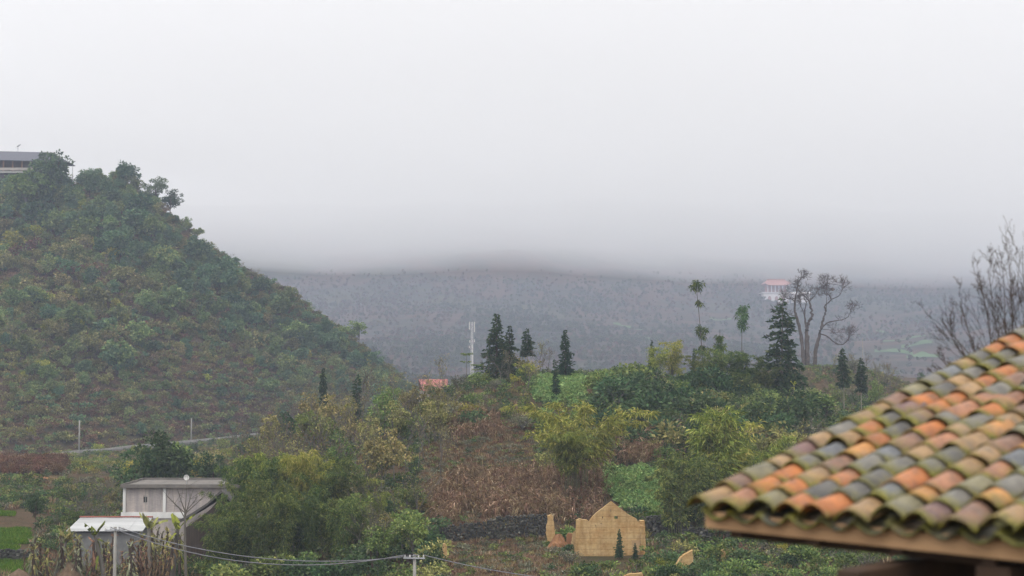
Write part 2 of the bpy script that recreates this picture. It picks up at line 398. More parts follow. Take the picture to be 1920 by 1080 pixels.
L_HOLIVE = leaf_mat("hill_olive_leaves", (0.064, 0.066, 0.026), (0.152, 0.146, 0.056), (0.23, 0.20, 0.09), trans=0.12, k=1.62)
L_FARG = leaf_mat("far_green_foliage", (0.030, 0.040, 0.022), (0.062, 0.072, 0.038), trans=0.1, k=1.7)
L_FARB = leaf_mat("far_brown_foliage", (0.055, 0.036, 0.028), (0.105, 0.068, 0.050), trans=0.1, k=1.5)
L_FARO = leaf_mat("far_olive_foliage", (0.050, 0.048, 0.026), (0.090, 0.082, 0.045), trans=0.1, k=1.5)
W_GREY = plain("grey_bark", (0.17, 0.155, 0.13), (0.085, 0.075, 0.06), 3.0, 0.95, stretch=(1, 1, 0.25))
W_BROWN = plain("brown_bark", (0.085, 0.06, 0.042), (0.05, 0.036, 0.026), 3.0, 0.95, stretch=(1, 1, 0.25))
W_DARK = plain("old_bark", (0.13, 0.11, 0.10), (0.07, 0.06, 0.055), 2.0, 0.95)
W_PALE = plain("pale_bark", (0.30, 0.27, 0.21), (0.17, 0.15, 0.11), 2.5, 0.9, stretch=(1, 1, 0.25))
W_CULM = plain("bamboo_culm", (0.16, 0.16, 0.06), (0.09, 0.095, 0.04), 2.0, 0.6)

def unit(a): return a / np.maximum(np.linalg.norm(a, axis=-1, keepdims=True), 1e-9)
def leafq(rng, P, D, L, W, droop=0.0):
    n = len(P); D = unit(D); L = np.broadcast_to(L, (n,))[:, None]; W = np.broadcast_to(W, (n,))[:, None]
    S = unit(np.cross(D, rng.normal(size=(n, 3))))
    tip = P + D * L; tip[:, 2] -= droop * L[:, 0]
    mid = P + D * L * 0.45
    V = np.stack([P, mid + S * W / 2, tip, mid - S * W / 2], 1).reshape(-1, 3)
    return V, np.repeat(rng.random(n), 4)
def tubes_np(paths, n=4):
    """paths: list of (points (k,3), radii (k)); open tubes"""
    Vs, Fs, o = [], [], 0
    ang = np.arange(n) * 2 * math.pi / n
    for P, r in paths:
        P = np.asarray(P, float); r = np.asarray(r, float); k = len(P)
        T = np.gradient(P, axis=0); T = unit(T)
        ref = np.where(np.abs(T[:, 2:3]) < 0.9, [[0, 0, 1.0]], [[1.0, 0, 0]])
        U = unit(np.cross(T, ref)); Wv = np.cross(T, U)
        ring = P[:, None, :] + (U[:, None, :] * np.cos(ang)[None, :, None] + Wv[:, None, :] * np.sin(ang)[None, :, None]) * r[:, None, None]
        Vs.append(ring.reshape(-1, 3))
        i = np.arange(k - 1)[:, None] * n; j = np.arange(n)[None, :]; jn = (j + 1) % n
        Fs.append(np.stack([i + j, i + jn, i + n + jn, i + n + j], -1).reshape(-1, 4) + o); o += k * n
    return np.concatenate(Vs), np.concatenate(Fs)
class Plant:
    def __init__(s, seed): s.rng = np.random.default_rng(seed); s.lv = []; s.la = []; s.paths = []
    def leaves(s, P, D, L, W, droop=0.0):
        v, a = leafq(s.rng, np.asarray(P, float), np.asarray(D, float), L, W, droop); s.lv.append(v); s.la.append(a)
    def wood(s, pts, rad): s.paths.append((np.asarray(pts, float), np.asarray(rad, float)))
    def crown_mesh(s, name, mat):
        V = np.concatenate(s.lv); F = np.arange(len(V)).reshape(-1, 4)
        return mesh_np(name, V, F, [mat], attr={"v": np.concatenate(s.la)})
    def trunk_mesh(s, name, mat, n=5):
        V, F = tubes_np(s.paths, n); return mesh_np(name, V, F, [mat], smooth=True, attr={"v": np.zeros(len(V))})
    def joint_mesh(s, name, lmat, wmat, n=4):
        V = np.concatenate(s.lv); F = np.arange(len(V)).reshape(-1, 4); A = np.concatenate(s.la); idx = np.zeros(len(F), int)
        if s.paths:
            V2, F2 = tubes_np(s.paths, n)
            F = np.concatenate([F, F2 + len(V)]); V = np.concatenate([V, V2]); A = np.concatenate([A, np.zeros(len(V2))])
            idx = np.concatenate([idx, np.ones(len(F2), int)])
        return mesh_np(name, V, F, [lmat, wmat], idx, attr={"v": A})
    def clump(s, c, r, n, L, W, droop=0.15, out=None, flat=0.8):
        """a leafy clump round c"""
        q = unit(s.rng.normal(size=(n, 3))); rad = r * s.rng.random(n)[:, None] ** 0.45
        P = np.asarray(c) + q * rad * [1, 1, flat]
        D = q + s.rng.normal(size=(n, 3)) * 0.55
        if out is not None: D = D + np.asarray(out) * 0.6
        D[:, 2] += 0.15
        k = L * s.rng.uniform(0.65, 1.3, n)
        s.leaves(P, D, k, k * (W / L), droop)

def broadleaf(seed, h=7.0, rx=2.6, rz=2.6, trunk=0.13, nclump=34, per=70, L=0.42, W=0.24, bare=0.32, cr=0.75, droop=0.15):
    p = Plant(seed); g = p.rng
    c0 = np.array([0, 0, h - rz])
    top = np.array([g.normal() * 0.25, g.normal() * 0.25, h - rz * 0.7])
    k = 6; tt = np.linspace(0, 1, k)
    wob = np.cumsum(g.normal(size=(k, 2)) * 0.09, axis=0); wob -= wob[0]
    tp = np.stack([wob[:, 0] + top[0] * tt, wob[:, 1] + top[1] * tt, top[2] * tt - 0.3 * (1 - tt)], 1)
    p.wood(tp, trunk * (1 - 0.7 * tt))
    lobes = [(unit(g.normal(size=3)) * [1, 1, 0.7]) * 0.55 for _ in range(5)]
    for i in range(nclump):
        lb = lobes[i % 5]; q = unit(g.normal(size=3)); rr = g.uniform(0.35, 0.62)
        c = c0 + (lb + q * rr) * [rx, rx, rz]
        if c[2] < h * bare: c[2] = h * bare + g.random() * 0.5
        if g.random() < 0.55:
            t0 = g.uniform(0.35, 0.9); b = np.array([np.interp(t0, tt, tp[:, j]) for j in range(3)])
            m = (b + c) / 2 + g.normal(size=3) * 0.15
            p.wood([b, m, c], [trunk * 0.35, trunk * 0.22, trunk * 0.08])
        p.clump(c, cr * g.uniform(0.6, 1.25) * rx / 2.6, int(per * g.uniform(0.6, 1.3)), L, W, droop, unit(c - c0))
    return p
def shrub(seed, r=1.2, h=1.6, n=420, L=0.3, W=0.16, stems=7, droop=0.2, ncl=9):
    p = Plant(seed); g = p.rng
    for i in range(ncl):
        a = g.uniform(0, 6.283); rr = r * g.uniform(0.1, 0.75); c = np.array([math.cos(a) * rr, math.sin(a) * rr, h * g.uniform(0.3, 0.78)])
        p.clump(c, r * g.uniform(0.3, 0.5), n // ncl, L, W, droop, unit(c + [0, 0, 0.2]))
    for i in range(stems):
        a = g.uniform(0, 6.283); e = np.array([math.cos(a) * r * 0.7, math.sin(a) * r * 0.7, h * g.uniform(0.8, 1.15)]) * g.uniform(0.6, 1.0)
        p.wood([[0, 0, -0.1], e * [0.35, 0.35, 0.55], e], [0.035, 0.025, 0.01])
        m = 10; q = g.uniform(0.4, 1.0, m)[:, None] * e; p.leaves(q, g.normal(size=(m, 3)) + unit(e), L * g.uniform(0.6, 1.1, m), W, droop)
    return p
def bamboo(seed, h=8.0, culms=14, spread=0.7, arch=0.34, L=0.42, W=0.085, per=9, nodes=22, low=0.28, lean=(0, 0)):
    """a clump of arching culms with feathery drooping plumes"""
    p = Plant(seed); g = p.rng
    for i in range(culms):
        a = g.uniform(0, 6.283); hh = h * g.uniform(0.62, 1.05); ar = arch * hh * g.uniform(0.25, 1.25)
        b = np.array([math.cos(a), math.sin(a), 0]) * spread * g.uniform(0.1, 1)
        dr = unit(np.array([math.cos(a) + lean[0] + g.normal() * 0.35, math.sin(a) + lean[1] + g.normal() * 0.35, 0.0]))
        t = np.linspace(0, 1, 12)
        z = hh * (np.sin(t * 1.75) / math.sin(1.57)) * 0.98; x = ar * t ** 2.4 * 1.15
        P = b + dr[None, :] * x[:, None] + np.stack([0 * t, 0 * t, z], 1); P[0, 2] -= 0.3
        p.wood(P, 0.035 * (1 - 0.85 * t))
        ts = np.sort(g.uniform(low, 1.0, nodes)) ** 0.9
        C = np.stack([np.interp(ts, t, P[:, j]) for j in range(3)], 1)
        for c, tv in zip(C, ts):
            m = per + int(g.integers(-3, 4)); wdt = 0.75 * math.sin(min(1.0, (tv - low) / (1 - low) * 1.2 + 0.15) * 2.6) + 0.22
            d = unit(g.normal(size=(1, 3)) * [1, 1, 0.35] + dr * 0.5)
            s_ = g.random(m)[:, None] * wdt
            q = c + d * s_ + np.array([0, 0, -0.35]) * s_ ** 2 + g.normal(size=(m, 3)) * 0.10
            dd = d * 0.8 + g.normal(size=(m, 3)) * 0.5; dd[:, 2] -= 0.35
            p.leaves(q, dd, L * g.uniform(0.6, 1.25, m), W, 0.25)
    return p
def conifer(seed, h=9.0, r=1.6, base=0.08, levels=30, dens=1.0, trunk=0.13, L=0.42, W=0.2, power=0.85, droop=0.25, gap=0.0, topthin=0.12):
    p = Plant(seed); g = p.rng
    bend = g.normal(size=2) * 0.12
    ft = lambda z: np.array([bend[0] * (z / h) ** 2, bend[1] * (z / h) ** 2, z])
    tz = np.linspace(0, h, 8); p.wood([ft(z) - [0, 0, 0.3 if z == 0 else 0] for z in tz], trunk * (1 - 0.93 * tz / h))
    for i in range(levels):
        f = (i + g.random() * 0.8) / levels; z = h * (base + (1 - base) * f)
        prof = (1 - f) ** power * (1.0 if f > 0.12 else 0.75 + 2 * f) + 0.03
        if f > 1 - topthin: prof *= 0.8
        nb = int((4 + 5 * (1 - f)) * dens); prof *= g.uniform(0.72, 1.22); ph = g.uniform(0, 6.283)
        for b in range(nb):
            if g.random() < gap: continue
            a = g.uniform(0, 6.283); ln = r * prof * g.uniform(0.55, 1.2) * (1 + 0.25 * math.cos(a - ph))
            d = np.array([math.cos(a), math.sin(a), g.uniform(-0.2, 0.35)])
            m = max(3, int(ln / L * 7)); s = g.random(m)[:, None] ** 0.7 * ln
            q = ft(z) + d * s; q[:, 2] -= droop * (s[:, 0] ** 2) / max(r, 0.5)
            dd = d + g.normal(size=(m, 3)) * 0.55; dd[:, 2] += 0.12
            p.leaves(q, dd, L * g.uniform(0.6, 1.2, m), W * g.uniform(0.7, 1.2, m), 0.15)
            if ln > 0.5: p.wood([ft(z), ft(z) + d * ln * 0.8 - [0, 0, droop * (ln * .8) ** 2 / max(r, .5)]], [trunk * 0.22, 0.01])
    return p
def bare_tree(seed, h=8.0, spread=0.5, trunk=0.12, depth=5, leaves=0, L=0.3, W=0.15, fork=0.3, upright=0.6):
    p = Plant(seed); g = p.rng; tips = []
    def grow(b, d, ln, r, lev):
        k = 4; pts = [b]; dd = d.copy()
        for i in range(k - 1):
            dd = unit(dd + g.normal(size=3) * 0.13 + np.array([0, 0, 0.06 * upright])); pts.append(pts[-1] + dd * ln / (k - 1))
        p.wood(pts, np.linspace(r, r * 0.62, k))
        if lev == 0: tips.append((pts[-1], dd)); return
        n = 2 if lev > 3 else int(g.integers(2, 4))
        for i in range(n):
            a = unit(np.cross(dd, g.normal(size=3))); sp = spread * g.uniform(0.5, 1.35)
            nd_ = unit(dd + a * sp + np.array([0, 0, upright * 0.25]))
            grow(pts[-1] if i or g.random() < 0.6 else pts[2], nd_, ln * g.uniform(0.62, 0.9), r * 0.6, lev - 1)
        if lev <= 3 and g.random() < 0.7:
            a = unit(np.cross(dd, g.normal(size=3))); grow(pts[1], unit(dd + a * 0.9), ln * 0.5, r * 0.35, max(lev - 2, 0))
    grow(np.array([0, 0, -0.3]), np.array([0, 0, 1.0]), h * fork, trunk, depth)
    allv = np.concatenate([np.asarray(a) for a, b in p.paths]); sc = h / allv[:, 2].max()
    p.paths = [(np.asarray(a) * sc, np.maximum(np.asarray(b), 0.014)) for a, b in p.paths]
    if leaves:
        T = np.array([t for t, d in tips]) * sc; i = g.integers(0, len(T), leaves)
        P = T[i] + g.normal(size=(leaves, 3)) * 0.22; p.leaves(P, g.normal(size=(leaves, 3)) + [0, 0, -0.2], L * g.uniform(0.6, 1.2, leaves), W, 0.3)
    return p
def tuft(seed, h=0.8, r=0.35, n=26, W=0.05):
    p = Plant(seed); g = p.rng
    a = g.uniform(0, 6.283, n); b = np.stack([np.cos(a), np.sin(a), np.zeros(n)], 1)
    d = b * g.uniform(0.1, 0.8, n)[:, None]; d[:, 2] = 1
    p.leaves(b * r * g.random(n)[:, None] * 0.6, d, h * g.uniform(0.5, 1.2, n), W, g.uniform(0.0, 0.3)); return p
def stalk(seed, h=1.9):
    """a dry maize stalk with hanging blades"""
    p = Plant(seed); g = p.rng
    for s_ in range(3):
        b = g.normal(size=3) * [0.35, 0.35, 0]; tilt = g.normal(size=2) * 0.16; hh = h * g.uniform(0.6, 1.1)
        e = b + [tilt[0] * hh, tilt[1] * hh, hh]
        p.leaves([b], [e - b], np.linalg.norm(e - b), 0.06)
        m = 7; q = b + (e - b) * g.uniform(0.25, 1.0, m)[:, None]; d = g.normal(size=(m, 3)) * [1, 1, 0.4]; d[:, 2] -= 0.2
        p.leaves(q, d, 0.55 * g.uniform(0.5, 1.2, m), 0.09, 0.55)
    return p
def rosette(seed, r=0.42, h=0.5, n=13):
    p = Plant(seed); g = p.rng; a = g.uniform(0, 6.283, n)
    d = np.stack([np.cos(a), np.sin(a), g.uniform(0.5, 1.8, n)], 1)
    p.leaves(np.zeros((n, 3)), d, h * g.uniform(0.7, 1.3, n), 0.24 * g.uniform(0.7, 1.2, n), 0.25)
    m = 8; p.leaves(np.zeros((m, 3)) + [0, 0, h * 0.4], g.normal(size=(m, 3)) + [0, 0, 1.2], h * 0.7, 0.16, 0.2); return p
def blade(p, b, d, L, W, droop, segs=6, torn=0.0):
    """one long banana leaf: two halves of ribbon along a drooping midrib"""
    g = p.rng; d = unit(np.asarray(d, float)); s = unit(np.cross(d, [0, 0, 1.0]) + 1e-6)
    t = np.linspace(0, 1, segs + 1); w = W * np.sin(np.clip(t * 0.92 + 0.06, 0, 1) * math.pi) ** 0.6
    mid = np.asarray(b) + d * (t * L)[:, None]; mid[:, 2] -= droop * L * t ** 2.2
    V = []
    for i in range(segs):
        for sg in (-1, 1):
            if g.random() < torn: continue
            dz = np.array([0, 0, -0.25 * W * (1 + 2 * torn)])
            k = g.uniform(0.75, 1.1)
            V.append([mid[i], mid[i] + s * sg * w[i] * 0.5 * k + dz, mid[i + 1] + s * sg * w[i + 1] * 0.5 * k + dz, mid[i + 1]])
    V = np.array(V).reshape(-1, 3); p.lv.append(V); p.la.append(np.repeat(g.random(len(V) // 4) * 0.5 + g.random() * 0.5, 4))
def banana(seed, h=3.0, n=8, dead=0.0, L=1.9):
    p = Plant(seed); g = p.rng
    lean = g.normal(size=2) * 0.12; e = np.array([lean[0] * h, lean[1] * h, h * 0.72])
    p.wood([[0, 0, -0.2], e * 0.5, e], [0.13, 0.11, 0.06])
    for i in range(n):
        a = i * 2.4 + g.normal() * 0.3
        if g.random() < dead:                          # withered blade hanging down along the stem
            hh = g.uniform(0.45, 1.0); out = g.random() < 0.3
            blade(p, e * hh, [math.cos(a), math.sin(a), g.uniform(0.1, 0.9) if out else g.uniform(-1.2, 0.2)], L * g.uniform(0.5, 1.1), 0.12, g.uniform(0.5, 1.2), torn=0.3)
        else:
            blade(p, e, [math.cos(a), math.sin(a), g.uniform(0.7, 2.2)], L * g.uniform(0.6, 1.05), 0.26 if dead < 0.5 else 0.15, g.uniform(0.05, 0.5), torn=0.1)
    return p

# ------------------------------------------------------------------ placing plants
def tree_proto(p, lmat, wmat, n=5):
    return {"crown": p.crown_mesh("crown", lmat), "trunk": p.trunk_mesh("trunk", wmat, n)}
def put_tree(proto, name, loc, scale, rz, label, cat, group=None, part=("crown", "trunk"), sz=None, wide=None):
    o = empty(name, loc, rz); s = scale; o.scale = (s * (wide or 1), s * (wide or 1), s)
    for k in ("trunk", "crown"):
        if k in proto: link(part[0] if k == "crown" else part[1], proto[k], o)
    return tag(o, label, cat, group)
def put_mesh(me, name, loc, scale, rz, label, cat, group=None, wide=1.0):
    o = link(name, me); o.location = loc; o.rotation_euler = (0, 0, rz); o.scale = (scale * wide, scale * wide, scale)
    return tag(o, label, cat, group)

def scatter_group():
    ng = bpy.data.node_groups.new("scatter", 'GeometryNodeTree')
    ng.interface.new_socket("Geometry", in_out='INPUT', socket_type='NodeSocketGeometry')
    ng.interface.new_socket("Plants", in_out='INPUT', socket_type='NodeSocketCollection')
    ng.interface.new_socket("Geometry", in_out='OUTPUT', socket_type='NodeSocketGeometry')
    N = ng.nodes; gi = N.new("NodeGroupInput"); go = N.new("NodeGroupOutput")
    ci = N.new("GeometryNodeCollectionInfo"); ci.inputs["Separate Children"].default_value = True; ci.inputs["Reset Children"].default_value = True
    ip = N.new("GeometryNodeInstanceOnPoints"); ip.inputs["Pick Instance"].default_value = True
    def attr(nm, ty):
        a = N.new("GeometryNodeInputNamedAttribute"); a.data_type = ty; a.inputs["Name"].default_value = nm; return a.outputs[0]
    L = ng.links.new
    L(gi.outputs[0], ip.inputs["Points"]); L(gi.outputs[1], ci.inputs[0]); L(ci.outputs[0], ip.inputs["Instance"])
    L(attr("pick", 'INT'), ip.inputs["Instance Index"]); L(attr("rot", 'FLOAT_VECTOR'), ip.inputs["Rotation"]); L(attr("size", 'FLOAT_VECTOR'), ip.inputs["Scale"])
    L(ip.outputs[0], go.inputs[0]); return ng
SCATTER = scatter_group()
def scatter(name, pts, meshes, size, label, rng, tilt=0.08, pick=None, wide=(0.85, 1.2)):
    """one mass of ground cover: instances of a few plants at the given points"""
    pts = np.asarray(pts, np.float32); n = len(pts)
    me = bpy.data.meshes.new(name); me.vertices.add(n); me.vertices.foreach_set("co", pts.ravel())
    a = me.attributes.new("pick", 'INT', 'POINT'); a.data.foreach_set("value", (rng.integers(0, len(meshes), n) if pick is None else pick).astype(np.int32))
    rot = np.stack([rng.normal(size=n) * tilt, rng.normal(size=n) * tilt, rng.uniform(0, 6.283, n)], 1)
    a = me.attributes.new("rot", 'FLOAT_VECTOR', 'POINT'); a.data.foreach_set("vector", rot.astype(np.float32).ravel())
    s = np.broadcast_to(np.asarray(size, float), (n,)); w = rng.uniform(*wide, n)
    a = me.attributes.new("size", 'FLOAT_VECTOR', 'POINT'); a.data.foreach_set("vector", np.stack([s * w, s * w, s], 1).astype(np.float32).ravel())
    me.update()
    c = bpy.data.collections.new(name + "_kinds")
    for i, m in enumerate(meshes):
        o = bpy.data.objects.new("%s_kind_%02d" % (name, i), m); c.objects.link(o)
    o = link(name, me); md = o.modifiers.new("scatter", 'NODES'); md.node_group = SCATTER
    sid = [i.identifier for i in SCATTER.interface.items_tree if i.name == "Plants"][0]
    md[sid] = c
    return tag(o, label, kind="stuff")
def on_ground(px, d):
    """arrays of picture column and distance to points standing on the ground"""
    px = np.asarray(px, float); d = np.asarray(d, float); x = (px - 960) / FPX * d
    return np.stack([x, d, ground(x, d)], 1)
# ------------------------------------------------------------------ road along the foot of the hill
M_ROAD = plain("worn_concrete_road", (0.24, 0.23, 0.21), (0.17, 0.16, 0.15), 0.5, 0.9)
M_CONC = plain("weathered_concrete", (0.42, 0.41, 0.38), (0.26, 0.25, 0.23), 1.2, 0.9, bump=0.2)
M_POLE = plain("pole_concrete", (0.33, 0.315, 0.28), (0.22, 0.21, 0.19), 1.5, 0.85)
_rp = np.array([-60, 60, 150, 230, 360, 480, 580]); _rd = np.array([306, 322, 338, 355, 386, 427, 462.0])
def road_edge(px, off):
    d = float(np.interp(px, _rp, _rd)); x = lat(px, d); d2 = float(np.interp(px + 4, _rp, _rd)); x2 = lat(px + 4, d2)
    t = Vector((x2 - x, d2 - d)).normalized(); return Vector((x + t.y * off, d - t.x * off))
mb = MB(); pp = list(range(-60, 581, 20)); V = []
for p_ in pp:
    a = road_edge(p_, 1.8); b = road_edge(p_, -2.4)
    V += [(a.x, a.y, -19.86), (b.x, b.y, -19.86), (b.x, b.y, -22.4), (a.x, a.y, -22.4)]
F = []
for i in range(len(pp) - 1):
    o = i * 4
    for k in range(4): F.append((o + k, o + (k + 1) % 4, o + 4 + (k + 1) % 4, o + 4 + k))
mb.add(V, F); tag(mb.build("road", M_ROAD), kind="structure")
mb = MB(); V = []
for p_ in pp:
    a = road_edge(p_, 1.78); b = road_edge(p_, 1.48); w_ = 0.5 + 0.1 * math.sin(p_)
    V += [(a.x, a.y, -19.9), (b.x, b.y, -19.9), (b.x, b.y, -19.86 + w_), (a.x, a.y, -19.86 + w_)]
mb.add(V, F); tag(mb.build("parapet_wall", M_CONC), "long low pale parapet wall edging the road under the hill", "wall", kind="thing")

# ------------------------------------------------------------------ concrete power poles and wires
M_STEEL = plain("galvanised_steel", (0.45, 0.46, 0.47), (0.30, 0.31, 0.32), 4.0, 0.5)
M_PORC = plain("porcelain", (0.75, 0.74, 0.70), (0.55, 0.54, 0.5), 5.0, 0.3)
M_WIRE = plain("grey_cable", (0.20, 0.20, 0.21), (0.14, 0.14, 0.15), 2.0, 0.6)
def pole(loc, h, r0, r1, label, arm=False, rz=0.0, group=None):
    o = empty("power_pole", loc, rz)
    MB().tube([(0, 0, -0.5), (0, 0, h * 0.5), (0, 0, h)], [r0, (r0 + r1) / 2, r1], 10).build("shaft", M_POLE, o, smooth=True)
    if arm:
        MB().box((0, -r1 - 0.04, h - 0.22), (1.5, 0.09, 0.09)).build("crossarm", M_STEEL, o)
        for x in (-0.65, -0.3, 0.3, 0.65):
            MB().tube([(x, -r1 - 0.04, h - 0.18), (x, -r1 - 0.04, h - 0.1), (x, -r1 - 0.04, h + 0.0)], [0.03, 0.06, 0.035], 8).build("insulator", M_PORC, o)
    return tag(o, label, "power pole", group)
for px_, d_, top, lb in ((152, 340, 788, "plain concrete power pole beside the russet bank, leftmost along the hill road"), (361, 384, 784, "plain concrete power pole by the hill road above the dark leafy tree")):
    b = stand(px_, d_); b.z = -20.3; pole(b, at(px_, top, d_).z - b.z, 0.22, 0.15, lb)
pA = stand(222, 106); pB = stand(779, 99)
hA = at(222, 988, 106).z - pA.z; hB = at(779, 1040, 99).z - pB.z
pole(pA, hA, 0.155, 0.105, "tall concrete power pole with crossarm standing before the withered banana grove", True, R(8))
pole(pB, hB, 0.155, 0.105, "concrete power pole with small crossarm below the brown terrace", True, R(-6))
def wire(a, b, sag, lb):
    pts = []
    for i in range(25):
        t = i / 24; p = a.lerp(b, t); p.z -= sag * 4 * t * (1 - t); pts.append(p)
    tag(MB().tube(pts, 0.034, 5).build("power_cable", M_WIRE), lb, "cable")
ta = Vector((pA.x, pA.y - 0.2, pA.z + hA)); tb = Vector((pB.x, pB.y - 0.2, pB.z + hB))
wire(ta + Vector((-0.3, 0, 0)), tb + Vector((-0.65, 0, 0)), 1.55, "lower sagging cable strung between the two crossarm poles")
wire(ta + Vector((0.3, 0, 0.0)), tb + Vector((0.3, 0, 0)), 1.25, "upper sagging cable strung between the two crossarm poles")
tc = at(1240, 1096, 88)
wire(tb + Vector((0.65, 0, 0)), tc, 0.5, "cable running from the crossarm pole towards the ruined house")

# ------------------------------------------------------------------ brick house with flat roof
def brick_mat():
    m, t, b = new_mat("grey_brown_brick")
    tc = t.nodes.new("ShaderNodeTexCoord"); mp = t.nodes.new("ShaderNodeMapping"); mp.inputs["Rotation"].default_value = (R(90), 0, 0)
    t.links.new(tc.outputs["Object"], mp.inputs[0])
    br = t.nodes.new("ShaderNodeTexBrick"); br.inputs["Scale"].default_value = 1.0
    br.inputs["Brick Width"].default_value = 0.25; br.inputs["Row Height"].default_value = 0.075; br.inputs["Mortar Size"].default_value = 0.012
    br.inputs["Color1"].default_value = (0.45, 0.39, 0.365, 1); br.inputs["Color2"].default_value = (0.35, 0.31, 0.30, 1); br.inputs["Mortar"].default_value = (0.42, 0.40, 0.37, 1)
    t.links.new(mp.outputs[0], br.inputs["Vector"])
    f = noise_node(t, 0.5, stretch=(3, 1, 0.5)); r = ramp(t, f, [(0.35, (0.75, 0.75, 0.78)), (0.65, (1.15, 1.1, 1.05))])
    t.links.new(mixc(t, 1.0, br.outputs["Color"], r.outputs[0], 'MULTIPLY'), b.inputs["Base Color"]); return m
M_BRICK = brick_mat()
M_SLAB = plain("stained_roof_concrete", (0.21, 0.19, 0.165), (0.12, 0.11, 0.10), 1.0, 0.95)
M_WHITE = plain("whitewash", (0.78, 0.77, 0.74), (0.62, 0.61, 0.58), 1.0, 0.9, stretch=(1, 1, 0.3))
M_DARKG = plain("dark_opening", (0.03, 0.032, 0.03), (0.05, 0.055, 0.05), 2.0, 0.4)
hx0, hx1, hd = lat(236, 150), lat(446, 150), 150.0
gzh = -19.9; ztop = at(236, 914, 150).z; zmid = at(236, 961, 150).z; W_ = hx1 - hx0
H = empty("brick_house", ((hx0 + hx1) / 2, hd, gzh)); tag(H, "two storey brick house with white corner columns and flat concrete roof", "house")
xl, xr = hx0 - H.location.x, hx1 - H.location.x; zt = ztop - gzh; zm = zmid - gzh
def wall_with_hole(name, x0, x1, z0, z1, hx, hz, y0, th, mat, parent):
    m = MB()
    (a, b), (c, e) = hx, hz
    for (p, q, s, u) in ((x0, a, z0, z1), (b, x1, z0, z1), (a, b, z0, c), (a, b, e, z1)):
        m.box(((p + q) / 2, y0 + th / 2, (s + u) / 2), (q - p, th, u - s))
    return m.build(name, mat, parent)
wx = lat(277, 150) - H.location.x; wz = at(277, 937, 150).z - gzh
wall_with_hole("front_wall", xl + 0.1, xr, 0.0, zt, (wx - 0.2, wx + 0.2), (wz - 0.36, wz + 0.36), 0.0, 0.24, M_BRICK, H)
wf = MB().box((wx, 0.10, wz + 0.31), (0.4, 0.07, 0.08)).box((wx, 0.10, wz - 0.31), (0.4, 0.07, 0.08)).box((wx, 0.10, wz), (0.04, 0.06, 0.54)).build("window_frame", M_CONC, H)
MB().box((wx, 0.16, wz), (0.4, 0.02, 0.72)).build("window_pane", M_DARKG, wf)
MB().box((xl + 0.22, 4.2, zt / 2), (0.24, 7.8, zt)).build("side_wall", M_BRICK, H)
MB().box((xr - 0.14, 4.2, zt / 2), (0.24, 7.8, zt)).build("side_wall", M_BRICK, H)
MB().box((0, 8.2, zt / 2), (W_ - 0.3, 0.24, zt)).build("back_wall", M_BRICK, H)
cx2 = lat(313, 150) - H.location.x
for x in (xl + 0.14, cx2): MB().box((x, -0.02, (zm + zt) / 2), (0.30, 0.26, zt - zm)).build("column", M_WHITE, H, bevel=0.02)
MB().box(((xl + cx2) / 2 + 1.0, -0.03, zm - 0.28), (cx2 - xl + 2.4, 0.2, 0.62)).build("white_band", M_WHITE, H)
for x in (0.54, 0.62, 0.7, 0.9): MB().box((xl + (cx2 - xl) * x, -0.012, (zm + zt) / 2), (0.05, 0.03, zt - zm - 0.2)).build("plaster_streak", M_CONC, H)
sl = MB().box((0.1, 4.0, zt + 0.07), (W_ + 0.6, 9.0, 0.14)).build("roof_slab", M_SLAB, H)
MB().box((0.1, -0.44, zt + 0.25), (W_ + 0.6, 0.12, 0.22)).build("roof_edge", M_SLAB, sl)
MB().box((0.1, 8.44, zt + 0.25), (W_ + 0.6, 0.12, 0.22)).build("roof_edge", M_SLAB, sl)
MB().box((xl - 0.14, 4.0, zt + 0.25), (0.12, 8.7, 0.22)).build("roof_edge", M_SLAB, sl)
# dish aerial on the slab
q = at(350, 912, 152); D = empty("satellite_dish", (q.x, 152.0, gzh + zt + 0.142))
MB().tube([(0, 0, 0), (0, 0, 0.75)], 0.03, 6).build("mast", M_STEEL, D)
vs = []; fs = []
for i in range(5):
    for k in range(14):
        rr = 0.3 * i / 4; a = 2 * math.pi * k / 14; vs.append((rr * math.cos(a), -0.05 - 0.16 * (1 - (i / 4) ** 2) * -1 - 0.16, 0.75 + rr * math.sin(a)))
for i in range(4):
    for k in range(14): fs.append((i * 14 + k, i * 14 + (k + 1) % 14, (i + 1) * 14 + (k + 1) % 14, (i + 1) * 14 + k))
dsh = MB().add(vs, fs).build("dish", M_PORC, D, smooth=True); sd = dsh.modifiers.new("thick", 'SOLIDIFY'); sd.thickness = 0.02
MB().tube([(0, -0.2, 0.55), (0, -0.5, 0.72)], 0.015, 5).build("feed_arm", M_STEEL, D)
tag(D, "small white satellite dish on the flat roof of the brick house", "satellite dish")
